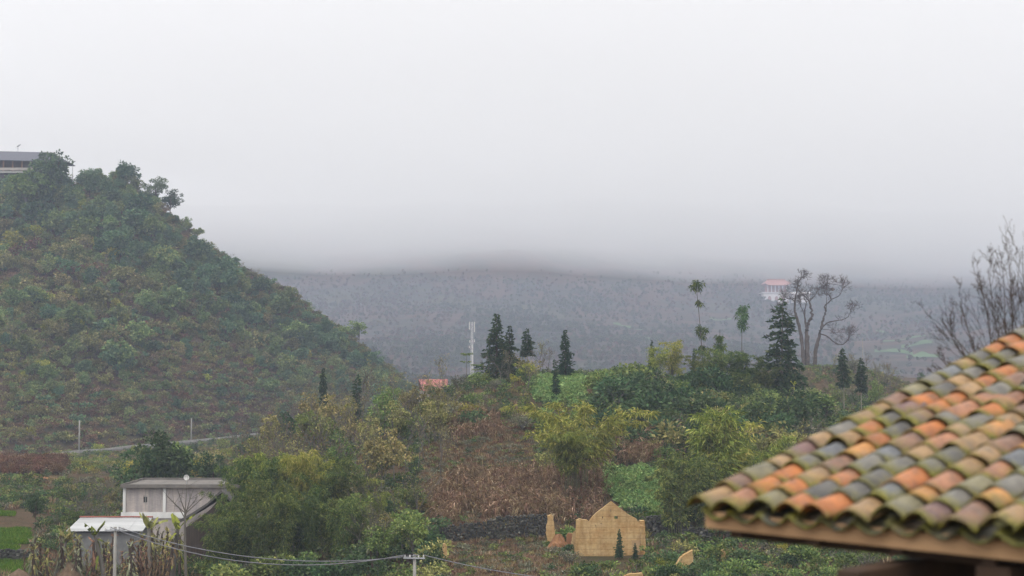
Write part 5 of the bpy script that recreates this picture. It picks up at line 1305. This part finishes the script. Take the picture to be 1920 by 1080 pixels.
for k in range(14):
    px_ = rr.uniform(655, 800); d_ = rr.uniform(128, 150); b = stand(px_, d_)
    put_tree(BARE[k % 6] if k % 3 else BRD["mid"][k % 3], "bare_tree" if k % 3 else "leafy_tree", b, rr.uniform(4.5, 6.5) / 7.3, rz(), "slender grey stemmed tree at the right of the thicket above the pole" if k % 3 else "green tree at the right of the thicket above the pole", "tree", "trees at the right of the thicket" if k % 3 else "green trees at the right of the thicket")
for k in range(9):
    px_ = 826 + k * 21 + rr.uniform(-8, 8); d_ = rr.uniform(188, 212); b = stand(px_, d_)
    put_tree(BARE[k % 6], "bare_tree", b, rr.uniform(3.4, 5.2) / 7.5, rz(), "low bare grey tree on the slope left of the crop terrace", "tree", "bare trees left of the crop terrace", wide=1.2)
for k in range(3):
    px_ = (1012, 1030, 1022)[k]; b = stand(px_, 213 + k); put_tree(BARE[k], "bare_tree", b, top_scale(px_, (640, 652, 668)[k], 213, b, 7.5), rz(), ["pale bare tree between the conifers above the crop terrace", "pale bare tree just left of the pointed conifer", "low pale bare bush between the conifers above the crop terrace"][k], "tree", wide=1.3)
for k in range(26):
    px_ = rr.uniform(1478, 1690); d_ = rr.uniform(230, 294); b = stand(px_, d_)
    put_tree(BARE[k % 6], "bare_tree", b, rr.uniform(4.0, 6.6) / 7.5, rz(), "hazy thin bare tree on the knoll slope under the giant tree", "tree", "bare trees on the knoll slope")
for k in range(12):
    px_ = rr.uniform(150, 260); d_ = rr.uniform(160, 190); b = stand(px_, d_)
    put_tree(BARE[k % 6], "bare_tree", b, rr.uniform(4.0, 5.6) / 7.5, rz(), "grey bare tree behind the white shed roof", "tree", "bare trees behind the shed")
for k, px_ in enumerate((130, 150, 345, 372, 402, 428, 455, 478)):
    u = (px_ - 960) / FPX; d_ = float(np.interp(u, _hu, _hR)) - 2; b = stand(px_, d_)
    put_tree(BARE[k % 6], "bare_tree", b, rr.uniform(3.4, 5.2) / 7.5, rz(), "wispy bare tree on the skyline of the wooded hill", "tree", "wispy trees on the hill skyline")

# ------------------------------------------------------------------ giant bare tree on the knoll
GD = 306.0; gb_ = stand(1512, GD)
def gp(x, y, dy=0.0): v = at(1400 + x / 5.142, 490 + y / 5.142, GD + dy); return np.array([v.x - gb_.x, v.y - gb_.y, v.z - gb_.z])
p = Plant(830); r_ = p.rng
def limb(pts, r0, r1, dy0=0.0, dy1=0.0, twig=True):
    n = len(pts); q = [gp(x, y, dy0 + (dy1 - dy0) * i / (n - 1)) for i, (x, y) in enumerate(pts)]
    tt = np.linspace(0, 1, n); t2 = np.linspace(0, 1, n * 4); Q = np.stack([np.interp(t2, tt, np.array(q)[:, j]) for j in range(3)], 1)
    ker = np.array([0.25, 0.5, 0.25])
    for _ in range(2):
        for j in range(3): Q[1:-1, j] = np.convolve(Q[:, j], ker, 'valid')
    Q[1:-1] += r_.normal(size=Q[1:-1].shape) * r0 * 0.12
    p.wood(Q, 0.8 * np.interp(t2, [0, 1], [r0, r1]) * (1 + 0.10 * r_.normal(size=len(t2))))
    if twig:
        def grow(b, d, ln, r, lev):
            e = b + d * ln; m = (b + e) / 2 + r_.normal(size=3) * ln * 0.08; p.wood([b, m, e], [r, r * 0.8, r * 0.6])
            if lev:
                for _ in range(int(r_.integers(2, 4))): grow(b + (e - b) * r_.uniform(0.5, 1), unit(d + r_.normal(size=3) * 0.55 + [0, 0, 0.12]), ln * r_.uniform(0.6, 0.9), max(r * 0.62, 0.018), lev - 1)
        d = unit(Q[-1] - Q[-4])
        for _ in range(7): grow(Q[-1], unit(d + r_.normal(size=3) * 0.7 + [0, 0, 0.3]), 1.2, r1 * 0.6, 4)
        for _ in range(n + 2):
            i = int(r_.integers(len(Q) // 2, len(Q))); grow(Q[i], unit(r_.normal(size=3) + [0, 0, 0.5]), 0.8, r1 * 0.5, 2)
limb([(545, 990), (540, 800), (515, 650), (480, 540), (462, 480), (465, 390), (480, 300), (490, 220), (515, 180)], 0.52, 0.10, -0.5, 0.6)
limb([(466, 395), (440, 362), (408, 362)], 0.17, 0.10, 0, -0.8); limb([(468, 530), (410, 510), (350, 500)], 0.14, 0.06, 0, 1.0)
limb([(580, 1000), (582, 860), (580, 700), (582, 640), (600, 590), (635, 510), (620, 430), (600, 380)], 0.75, 0.22, 0, 0.5, False)
limb([(600, 380), (570, 345), (530, 310), (500, 280)], 0.2, 0.07, 0.5, -0.5); limb([(602, 385), (650, 340), (690, 280)], 0.18, 0.07, 0.5, 1.4)
limb([(580, 650), (563, 580), (560, 480), (575, 400)], 0.32, 0.10, 0.0, 1.2); limb([(565, 560), (540, 470), (520, 430)], 0.12, 0.06, 0, -1)
limb([(655, 1000), (665, 850), (700, 720), (720, 640), (735, 560), (765, 480)], 0.56, 0.26, 0.6, 0.3, False)
limb([(765, 480), (748, 430), (790, 400), (820, 365), (800, 330), (765, 300), (770, 240)], 0.24, 0.07, 0.3, 0.0); limb([(820, 365), (880, 340), (910, 310), (925, 260)], 0.15, 0.06, 0.1, 0.9)
limb([(765, 480), (770, 400), (768, 330)], 0.14, 0.06, 0.3, 1.4)
limb([(724, 642), (780, 590), (850, 575), (920, 565), (975, 540), (1000, 490)], 0.2, 0.07, 0.4, -1.2); limb([(716, 702), (770, 715), (820, 760), (870, 800), (930, 805), (970, 760), (982, 740)], 0.19, 0.09, 0.3, 1.6)
limb([(740, 655), (800, 660), (850, 690)], 0.10, 0.04, 0.4, -0.6)
GT = put_tree({"trunk": p.trunk_mesh("trunk", W_DARK, 6)}, "giant_tree", gb_, 1, 0, "giant ancient leafless tree with twisting limbs on the knoll", "tree", part=("crown", "trunk_and_limbs"))
nb = np.concatenate([gp(830, 270)]); p2 = Plant(831); k = 120; q = unit(p2.rng.normal(size=(k, 3))) * 0.32; p2.leaves(nb + q * [1, 1, 0.7], np.cross(q, p2.rng.normal(size=(k, 3))), 0.35, 0.06)
o = link("bird_nest", p2.crown_mesh("bird_nest", L_BROWN)); o.location = gb_; tag(o, "dark round bird nest high in the giant bare tree", "nest")

# ------------------------------------------------------------------ bare tree close by, behind the tiled roof
nb_ = Vector((lat(1905, 17.0), 17.0, gz(lat(1905, 17.0), 17.0))); p = Plant(840); r_ = p.rng
def shoot(pts, r0, r1, lev=2, side=9):
    P = np.array(pts, float); n = len(P); t2 = np.linspace(0, 1, 10); Q = np.stack([np.interp(t2, np.linspace(0, 1, n), P[:, j]) for j in range(3)], 1)
    for _ in range(2):
        for j in range(3): Q[1:-1, j] = np.convolve(Q[:, j], [0.25, 0.5, 0.25], 'valid')
    Q[1:-1] += r_.normal(size=(8, 3)) * 0.008; p.wood(Q, np.linspace(r0, r1, 10)); L_ = np.linalg.norm(Q[-1] - Q[0])
    for k in range(side if lev else 0):
        f = r_.uniform(0.3, 0.97); b = np.array([np.interp(f, t2, Q[:, j]) for j in range(3)]); i = min(int(f * 9), 8); d = unit(Q[i + 1] - Q[i])
        a = unit(np.cross(d, r_.normal(size=3))); dd = unit(d + a * r_.uniform(0.3, 0.65) + [0, 0, 0.12]); ln = L_ * r_.uniform(0.2, 0.5) * (1.2 - 0.65 * f)
        shoot([b, b + dd * ln * 0.5, b + unit(dd + [0, 0, 0.1]) * ln], max(r0 * (1 - f) * 0.45, 0.003), 0.0018, lev - 1, 5)
def n3(px, py, d): v = at(px, py, d); return [v.x - nb_.x, v.y - nb_.y, v.z - nb_.z]
fork = n3(1915, 800, 17.0)
p.wood([[0, 0, -0.4], [0.05, 0, 1.6], fork], [0.13, 0.11, 0.09])
for (mx, my), (ex_, ey), dd in (((1840, 720), (1762, 572), -.6), ((1830, 740), (1752, 640), .5), ((1850, 730), (1800, 545), .3), ((1868, 690), (1835, 487), -.3), ((1876, 690), (1852, 482), .6), ((1888, 660), (1882, 498), 0.), ((1900, 650), (1893, 462), .8),
                                 ((1925, 640), (1918, 438), -.5), ((1850, 760), (1766, 690), 0.2), ((1945, 640), (1960, 440), .4), ((1975, 680), (2030, 520), -.2), ((1935, 600), (1990, 430), .9), ((1880, 740), (1790, 610), .9), ((1900, 700), (1868, 560), -.9)):
    shoot([fork, n3(mx, my, 17 + dd * 0.5), n3(ex_, ey + 22, 17 + dd)], 0.012, 0.003, 2, 12)
put_tree({"trunk": p.trunk_mesh("branches", W_BROWN, 5)}, "bare_tree", nb_, 1, 0, "leafless brown twiggy tree rising close behind the tiled roof", "tree", part=("crown", "branches"))
# ------------------------------------------------------------------ bananas, haystacks and garden plots on the valley floor
BND = [{"crown": p.crown_mesh("leaves", L_GREY if i == 1 else L_BROWN if i % 2 == 0 else L_OLIVE), "trunk": p.trunk_mesh("stem", W_BROWN, 6)} for i, p in enumerate([banana(900 + i, 3.6, 30, 0.8, 0.55) for i in range(4)])]
BNG = [{"crown": p.crown_mesh("leaves", L_OLIVE if k_ else L_YEL), "trunk": p.trunk_mesh("stem", W_GREY, 6)} for k_, p in enumerate([banana(910 + i, 3.6, 8, 0.2, 1.0) for i in range(2)])]
g = np.random.default_rng(902)
for k in range(66):
    px_ = 58 + k * 4.2 + g.uniform(-5, 5); d_ = g.uniform(117, 136); b = stand(px_, d_)
    top = 990 + g.uniform(-10, 60) - (10 if px_ < 140 else 0); sc = max((at(px_, top, d_).z - b.z) / 3.4, 0.8)
    put_tree(BND[k % 4], "banana_plant", b, sc, rz(), "withered brown banana plant in the grove in front of the shed", "banana plant", "withered banana grove", part=("leaves", "stem"), wide=0.85)
for k in range(12):
    px_ = 286 + k * 5.2 + g.uniform(-3, 3); d_ = g.uniform(130, 141); b = stand(px_, d_); sc = (at(px_, g.uniform(966, 1000), d_).z - b.z) / 3.4
    put_tree(BND[(1, 3)[k % 2]], "banana_plant", b, sc, rz(), "ragged olive banana plant before the ground floor of the brick house", "banana plant", "ragged bananas before the brick house", part=("leaves", "stem"), wide=0.9)
for k, (px_, top, d_, lb) in enumerate(((215, 955, 121, "yellow green banana plant behind the crossarm pole by the shed roof"), (285, 945, 123, "upright yellow green banana plant at the right end of the shed roof"), (325, 938, 124, "tallest yellow green banana plant in front of the white columns"),
                                        (100, 975, 124, "olive banana plant at the left end of the withered grove"))):
    b = stand(px_, d_); put_tree(BNG[k % 2], "banana_plant", b, (at(px_, top, d_).z - b.z) / 3.6, rz(), lb, "banana plant", part=("leaves", "stem"))
b = stand(1476, 198); put_tree(BNG[0], "banana_plant", b, (at(1476, 700, 198).z - b.z) / 3.9, rz(), "green banana plant on the crest below the big open conifer", "banana plant", part=("leaves", "stem"))
b = stand(703, 128); put_tree(BND[1], "banana_plant", b, (at(703, 965, 128).z - b.z) / 3.6, rz(), "single dried banana plant inside the dark thicket edge", "banana plant", part=("leaves", "stem"))
b = stand(825, 126); put_tree(BNG[1], "banana_plant", b, 0.42, rz(), "tiny bright banana shoot beside the orange earth stump", "banana plant", part=("leaves", "stem"))
M_STRAW = plain("weathered_straw", (0.17, 0.12, 0.075), (0.095, 0.065, 0.042), 5.0, 1.0, bump=0.8, stretch=(1, 1, 0.2))
for px_, top, d_, r_, lb in ((137, 1052, 118, 2.0, "brown conical haystack in front of the withered bananas"), (44, 1066, 117, 2.3, "brown rounded haystack at the bottom left corner")):
    b = stand(px_, d_); h = at(px_, top, d_).z - b.z; E = empty("haystack", b); tag(E, lb, "haystack")
    V = []; F = []; nr, nk = 9, 18; rg = np.random.default_rng(int(px_))
    for i in range(nr + 1):
        f = i / nr; rr = r_ * (1 - f ** 1.6) ** 0.8 + 0.04
        for q in range(nk): a = 6.2832 * q / nk; j = 1 + rg.normal() * 0.04; V.append((rr * j * math.cos(a), rr * j * math.sin(a), h * f - 0.2 * (i == 0)))
    for i in range(nr):
        for q in range(nk): F.append((i * nk + q, i * nk + (q + 1) % nk, (i + 1) * nk + (q + 1) % nk, (i + 1) * nk + q))
    F.append(tuple(range(nr * nk, nr * nk + nk))); MB().add(V, F).build("straw_body", M_STRAW, E, smooth=True)
    p = Plant(920 + int(px_)); n = 1500; a = p.rng.uniform(0, 6.283, n); f = p.rng.random(n) ** 1.2; rr = r_ * (1 - f ** 1.6) ** 0.8
    P = np.stack([rr * np.cos(a), rr * np.sin(a), h * f], 1); D = np.stack([np.cos(a) * 0.5, np.sin(a) * 0.5, -1 + 0 * a], 1) + p.rng.normal(size=(n, 3)) * 0.25
    p.leaves(P, D, 0.5, 0.035, 0.1); link("straw_strands", p.crown_mesh("straw_strands", L_STRAW), E)["kind"] = "stuff"

# strip of bare red soil above the stone wall on the left
M_REDSOIL = plain("bare_red_soil", (0.34, 0.15, 0.065), (0.24, 0.11, 0.055), 0.6, 1.0, bump=0.4)
V = []; F = []; m = 40
for i in range(m + 1):
    f = i / m; px_ = -40 + 165 * f; d0 = float(np.interp(px_, [-40, 172], [210.9, 217.6])); d1_ = d0 + 11 * (1 - f ** 3) + 1.2 * math.sin(i * 1.7)
    for q in range(5):
        d_ = d0 + (d1_ - d0) * q / 4; x = lat(px_, d_); V.append((x, d_, gz(x, d_) + 0.06 - 0.1 * (q == 4)))
    if i:
        for q in range(4): a = (i - 1) * 5 + q; F.append((a, a + 5, a + 6, a + 1))
tag(MB().add(V, F).build("soil_bank", M_REDSOIL, smooth=True), kind="structure")

# ------------------------------------------------------------------ shrubs one by one
SHR = {"dark": [shrub(930 + i, 1.3, 1.9, 620, 0.26, 0.13, 8) for i in range(3)], "mid": [shrub(940 + i, 1.3, 1.8, 560, 0.26, 0.13, 8) for i in range(3)], "olive": [shrub(950 + i, 1.3, 1.8, 480, 0.25, 0.12, 9) for i in range(3)],
       "yellow": [shrub(960 + i, 1.1, 1.6, 420, 0.24, 0.12, 7) for i in range(2)], "grey": [shrub(966 + i, 1.3, 1.8, 260, 0.2, 0.08, 26) for i in range(2)], "fern": [shrub(970 + i, 1.4, 1.5, 420, 0.5, 0.07, 10, 0.4) for i in range(2)]}
SM = {"dark": L_DARK, "mid": L_MID, "olive": L_OLIVE, "yellow": L_YEL, "grey": L_GREY, "fern": L_MID}
SHR = {k: [p.joint_mesh(k + "_shrub", SM[k], W_GREY) for p in v] for k, v in SHR.items()}
g = np.random.default_rng(931)
def shrubs(n, p0, p1, d0, d1, mix, size, where, group, stay=None):
    ks = list(mix); w = np.array([mix[k] for k in ks], float); w /= w.sum()
    for i in range(n):
        px_ = g.uniform(p0, p1); d_ = g.uniform(d0, d1)
        if stay is not None and not stay(px_, d_): continue
        k = ks[int(g.choice(len(ks), p=w))]; b = stand(px_, d_); m = SHR[k]
        word = {"dark": "dark green shrub", "mid": "mid green shrub", "olive": "olive leafy shrub", "yellow": "yellow green shrub", "grey": "twiggy grey shrub", "fern": "long leaved arching shrub"}[k]
        put_mesh(m[int(g.integers(len(m)))], "shrub", b, g.uniform(*size), rz(), word + " " + where, "shrub", k + " " + group, wide=g.uniform(0.85, 1.3))
clear = lambda px, d: not ((1110 < px < 1262 and 146 < d < 167) or (988 < px < 1106 and 182 < d < 212))
shrubs(100, 1010, 1545, 168, 203, {"dark": 8, "mid": 3, "olive": 2, "grey": 2, "fern": 1, "yellow": .5}, (1.1, 2.3), "on the overgrown slope under the crest", "shrubs under the crest", clear)
shrubs(30, 820, 1010, 182, 215, {"grey": 3, "olive": 3, "mid": 2, "yellow": 1, "dark": 1}, (0.8, 1.6), "on the slope left of the crop terrace", "shrubs left of the crop terrace", clear)
shrubs(34, 1245, 1560, 138, 168, {"dark": 4, "mid": 3, "olive": 2, "fern": 2}, (0.9, 1.7), "on the slope behind the tiled roof", "shrubs behind the tiled roof", lambda px, d: px > 1262 or d < 145)
shrubs(32, 1215, 1640, 108, 133, {"mid": 4, "dark": 3, "olive": 2, "grey": 2, "yellow": .6}, (0.5, 1.15), "on the ground right of the ruin", "shrubs right of the ruin")
shrubs(10, 1010, 1215, 104, 114, {"mid": 4, "dark": 3, "olive": 2, "yellow": .8}, (0.4, 0.75), "in front of the ruined house", "shrubs in front of the ruin")
shrubs(14, 765, 835, 108, 124, {"mid": 4, "olive": 3, "dark": 3}, (0.5, 1.0), "below the brown terrace by the pole", "shrubs below the brown terrace")
shrubs(14, 660, 830, 124, 150, {"mid": 4, "dark": 4, "olive": 3}, (0.9, 1.6), "at the foot of the thicket right edge", "shrubs at the thicket edge")
shrubs(16, 380, 740, 122, 132, {"dark": 5, "mid": 2}, (0.8, 1.5), "at the foot of the bamboo thicket", "shrubs at the thicket foot")
shrubs(20, 240, 480, 215, 330, {"olive": 3, "mid": 3, "yellow": 2, "dark": 2}, (0.9, 1.8), "on the rough ground between brick house and road", "shrubs before the road")
shrubs(12, 20, 250, 158, 205, {"mid": 3, "olive": 3, "grey": 3, "dark": 1}, (0.6, 1.3), "on the terraces left of the brick house", "shrubs on the left terraces", lambda px, d: px > 80)
shrubs(14, 1470, 1700, 228, 300, {"grey": 3, "dark": 3, "mid": 2}, (0.9, 1.8), "on the hazy knoll slope", "shrubs on the knoll slope")
shrubs(8, 1030, 1090, 134, 142, {"mid": 3, "dark": 2}, (0.4, 0.8), "around the fallen earth walls", "shrubs round the fallen walls")
def one(kind, px, d, size, lb, wide=1.1):
    put_mesh(SHR[kind][0], "shrub", stand(px, d), size, rz(), lb, "shrub", wide=wide)
one("yellow", 1241, 121, 0.8, "bright yellow leaved shrub between ruin and leaning slab")
one("mid", 1272, 160, 1.3, "bright green shrub above the crop plot")
one("yellow", 880, 112, 0.6, "bright green low shrub below the brown terrace")
one("grey", 1068, 126, 0.75, "pale dead brushwood pile left of the gable foot", 1.3)
one("mid", 1066, 139, 1.0, "ivy green shrub behind the broken wall by the gable")
one("yellow", 186, 345, 1.3, "orange yellow shrub at the hill foot right of the first road pole")

# roadside bin and two far poles
M_BIN = plain("green_plastic", (0.03, 0.24, 0.16), (0.02, 0.18, 0.12), 2.0, 0.5)
rb2 = road_edge(449, 0.9); Bn = empty("roadside_bin", (rb2.x, rb2.y, -19.85)); tag(Bn, "small green bin standing on the hill road", "bin")
V = [(x * w, y * w, z) for z, w in ((0.08, 0.36), (1.0, 0.46)) for x, y in ((-1, -1), (1, -1), (1, 1), (-1, 1))]
MB().add(V, [(3, 2, 1, 0), (4, 5, 6, 7), (0, 1, 5, 4), (1, 2, 6, 5), (2, 3, 7, 6), (3, 0, 4, 7)]).build("body", M_BIN, Bn, bevel=0.03)
MB().box((0, 0, 1.04), (1.0, 1.0, 0.1)).box((0, 0.5, 1.0), (0.9, 0.08, 0.08)).build("lid", M_BIN, Bn, bevel=0.02)
for x in (-0.3, 0.3): MB().tube([(x - 0.05, 0.3, 0.1), (x + 0.05, 0.3, 0.1)], 0.1, 10).build("wheel", M_DARKG, Bn)
for px_, top, d_, lb in ((1617, 634, 520, "far pale power pole in the haze between the slim conifers"), (1778, 684, 420, "far pale power pole just above the tiled roof edge")):
    b = stand(px_, d_); pole(b, max(at(px_, top, d_).z - b.z, 5.0), 0.2, 0.14, lb)

# ------------------------------------------------------------------ masses nobody could count
def area(n, p0, p1, d0, d1, rg):
    """points spread evenly over the ground between two picture columns and two distances"""
    d = np.sqrt(rg.uniform(d0 * d0, d1 * d1, n)); px = rg.uniform(p0, p1, n); return px, d
rg = np.random.default_rng(960)
ST = [stalk(961 + i).joint_mesh("stalk", L_STRAW if i % 2 else L_BROWN, W_GREY) for i in range(6)]
px1, d1 = area(1500, 815, 1125, 142.5, 164, rg); k1 = (fbm(px1 / 40, d1 / 6, 3, 81) > -0.30)
px2, d2 = area(420, 1110, 1275, 166.5, 178, rg); px3, d3 = area(220, 850, 930, 178, 190, rg); px4, d4 = area(160, 1440, 1560, 172, 186, rg)
pp = np.concatenate([px1[k1], px2, px3, px4]); dd = np.concatenate([d1[k1], d2, d3, d4])
scatter("maize_stubble", on_ground(pp, dd), ST, rg.uniform(0.75, 1.25, len(pp)), "dry brown maize stalks left standing on the slope", rg, 0.16)
RS = [rosette(970 + i).joint_mesh("crop", L_CROP, W_GREY) for i in range(4)]
px1, d1 = area(2600, 1112, 1262, 147.5, 166, rg); k1 = (d1 < 165.5 - np.maximum(px1 - 1225, 0) * 0.14 + 1.6 * vnoise(px1 / 14, px1 * 0, 3)) & (d1 > 148.5 + np.maximum(1190 - px1, 0) * 0.12 + 1.6 * vnoise(px1 / 12, px1 * 0, 4)) & (px1 > 1114 + 9 * vnoise(d1 / 3, d1 * 0, 5)) & (fbm(px1 / 14, d1 / 3.0, 3, 6) > -0.42) & (np.sin(d1 * 6.283 / 0.9) > -0.55)
scatter("crop_plot", on_ground(px1[k1], d1[k1]), RS, rg.uniform(0.9, 1.7, k1.sum()), "blue green leafy crop on the plot above the ruin", rg, 0.1)
px1, d1 = area(1900, 992, 1104, 191, 212, rg); k1 = (d1 > 192.5 + np.maximum(1040 - px1, 0) * 0.1 + 2.2 * vnoise(px1 / 10, px1 * 0, 7)) & (px1 > 996 + 8 * vnoise(d1 / 4, d1 * 0, 8)) & (px1 < 1100 + 8 * vnoise(d1 / 4, d1 * 0, 9)) & (fbm(px1 / 12, d1 / 4.0, 3, 10) > -0.45)
scatter("crop_terrace", on_ground(px1[k1], d1[k1]), RS, rg.uniform(1.0, 1.9, k1.sum()), "green leafy crop on the terrace at the crest", rg, 0.1)
px1, d1 = area(260, 1105, 1180, 207, 214, rg)
scatter("crop_strip", on_ground(px1, d1), RS, rg.uniform(0.8, 1.5, len(px1)), "thin strip of crop along the crest", rg, 0.1)
TG = [tuft(980 + i, 0.5, 0.5, 34, 0.06).joint_mesh("grass", L_GRASS, W_GREY) for i in range(3)]
P_ = []
for (a, b_, c, e, n) in ((-30, 78, 138, 146, 1500), (-30, 62, 153, 166, 1300), (-30, 40, 147.6, 151, 300), (-30, 34, 174, 180, 250), (1205, 1262, 145.8, 148.0, 220)):
    q = area(n, a, b_, c, e, rg); P_.append(on_ground(*q))
P_ = np.concatenate(P_); scatter("fresh_grass", P_, TG, rg.uniform(0.5, 1.0, len(P_)), "bright green grass on the garden plots", rg, 0.1)
YG = [shrub(985 + i, 0.9, 0.7, 110, 0.24, 0.12, 3).joint_mesh("weed", L_YEL, W_GREY) for i in range(2)] + [shrub(987, 0.9, 0.8, 110, 0.26, 0.12, 3).joint_mesh("weed", L_OLIVE, W_GREY)]
px1, d1 = area(420, 90, 470, 225, 330, rg); k1 = fbm(px1 / 30, d1 / 14, 3, 83) > -0.05
scatter("yellow_weeds", on_ground(px1[k1], d1[k1]), YG, rg.uniform(0.7, 1.5, k1.sum()), "yellow green weeds on the rough ground before the road", rg)
sm = SHR["dark"] + SHR["mid"][:1] + SHR["fern"][:1] + SHR["olive"][:1]
px1, d1 = area(190, 1010, 1560, 166, 204, rg); k1 = np.array([clear(a, b) for a, b in zip(px1, d1)])
scatter("slope_scrub", on_ground(px1[k1], d1[k1]), sm, rg.uniform(0.8, 1.7, k1.sum()), "dense dark scrub filling the slope under the crest", rg)
RU = [shrub(990 + i, 1.1, 1.5, 170, 0.28, 0.09, 16).joint_mesh("russet_scrub", L_RED if i else L_BROWN, W_BROWN) for i in range(3)]
px1, d1 = area(330, -30, 132, 223, 266, rg); k1 = px1 < 132 - np.abs(d1 - 240) * 0.8
scatter("russet_scrub", on_ground(px1[k1], d1[k1]), RU, rg.uniform(0.7, 1.3, k1.sum()), "russet brown scrub on the bank above the red soil", rg)
# grass, fern and litter that hide the soil
WD = [tuft(1000, 0.7, 0.6, 30, 0.06).joint_mesh("weed", L_STRAW, W_GREY), tuft(1001, 0.6, 0.6, 30, 0.06).joint_mesh("weed", L_BROWN, W_GREY), tuft(1002, 0.6, 0.6, 30, 0.07).joint_mesh("weed", L_OLIVE, W_GREY),
      shrub(1003, 0.8, 0.7, 80, 0.24, 0.12, 3).joint_mesh("weed", L_MID, W_GREY), shrub(1004, 0.8, 0.8, 80, 0.24, 0.12, 3).joint_mesh("weed", L_DARK, W_GREY), shrub(1005, 0.8, 0.7, 70, 0.2, 0.08, 9).joint_mesh("weed", L_GREY, W_GREY), tuft(1006, 0.5, 0.6, 26, 0.06).joint_mesh("weed", L_RED, W_GREY)]
A = [area(2600, -60, 480, 112, 215, rg), area(2600, 430, 840, 112, 230, rg), area(5200, 780, 1700, 100, 222, rg), area(1800, 1440, 1960, 222, 330, rg), area(1500, 60, 560, 215, 420, rg), area(3800, 790, 1080, 118, 186, rg)]
px1 = np.concatenate([a[0] for a in A]); d1 = np.concatenate([a[1] for a in A])
ok = ~((px1 < 80) & (d1 < 182) & (d1 > 137)) & clear(px1[0], d1[0])
ok &= ~((px1 > 1122) & (px1 < 1252) & (d1 > 150) & (d1 < 164)) & ~((px1 > 1000) & (px1 < 1096) & (d1 > 195) & (d1 < 212))
ok &= ~((px1 > 236) & (px1 < 450) & (d1 > 149) & (d1 < 159)) & ~((px1 > 1079) & (px1 < 1212) & (d1 > 124) & (d1 < 139))
px1 = px1[ok]; d1 = d1[ok]
n1 = fbm(px1 / 55, d1 / 14, 3, 91); brown = ((px1 > 790) & (px1 < 1080) & (d1 > 106) & (d1 < 182)) | ((px1 > 880) & (px1 < 1010) & (d1 > 160) & (d1 < 186))
w0 = np.array([0.13, 0.12, 0.2, 0.24, 0.17, 0.1, 0.04]); w1 = np.array([0.25, 0.36, 0.1, 0.03, 0.01, 0.08, 0.17]); w2 = np.array([0.05, 0.05, 0.16, 0.32, 0.36, 0.05, 0.01])
Wt = np.where(brown[:, None], w1[None], np.where((n1 > 0.05)[:, None], w2[None], w0[None]))
pick = (rg.random(len(px1))[:, None] > np.cumsum(Wt / Wt.sum(1, keepdims=True), axis=1)).sum(1).clip(0, 6)
size = rg.uniform(0.7, 1.5, len(px1)) * np.where(brown, 0.7, 1.0)
scatter("undergrowth", on_ground(px1, d1), WD, size, "brown and green undergrowth covering the ground", rg, pick=pick)
# ------------------------------------------------------------------ the air: haze below, stratus above
def volume_mat(name, col, dens, aniso, kind="ShaderNodeVolumePrincipled"):
    m = bpy.data.materials.new(name); m.use_nodes = True; t = m.node_tree; t.nodes.clear()
    o = t.nodes.new("ShaderNodeOutputMaterial"); v = t.nodes.new(kind)
    v.inputs["Color"].default_value = (*col, 1); v.inputs["Density"].default_value = dens
    v.inputs["Anisotropy"].default_value = aniso
    t.links.new(v.outputs[0], o.inputs["Volume"]); return m
HAZE_TOP = 110.0
mb = MB(); mb.box((0, 2050, (HAZE_TOP - 25) / 2), (5800, 4700, HAZE_TOP + 25))
haze = mb.build("haze", volume_mat("haze_air", (0.72, 0.81, 1.0), 0.00034, 0.0))
tag(haze, kind="stuff", label="thin grey blue haze filling the valley air")
def cloud_mesh():
    n = 60; xs = np.linspace(-2890, 2890, n); ys = np.linspace(-290, 4390, n)
    X, Y = np.meshgrid(xs, ys)
    zb = np.maximum(131 - 0.032 * np.clip(X, -700, 600) + 17 * fbm(X / 260.0, Y / 420.0, 4, 31), HAZE_TOP + 1.5)
    zt = np.full_like(X, 318.0) + 14 * fbm(X / 300.0, Y / 300.0, 2, 41)
    V = np.concatenate([np.stack([X, Y, zb], -1).reshape(-1, 3), np.stack([X, Y, zt], -1).reshape(-1, 3)])
    F = []
    N = n * n
    for r in range(n - 1):
        for c in range(n - 1):
            a = r * n + c; F.append((a, a + n, a + n + 1, a + 1)); a += N; F.append((a, a + 1, a + n + 1, a + n))
    for c in range(n - 1):
        for a, b in ((c, c + 1), ((n - 1) * n + c + 1, (n - 1) * n + c), ((c + 1) * n, c * n), (c * n + n - 1, (c + 1) * n + n - 1)):
            F.append((a, b, b + N, a + N))
    return mesh_np("low_cloud", V, np.array(F), [volume_mat("stratus", (0.985, 0.985, 0.99), 0.0028, 0.0, "ShaderNodeVolumeScatter")], smooth=True)
cloud = link("low_cloud", cloud_mesh()); tag(cloud, kind="stuff", label="low grey stratus cloud hiding the mountain tops")
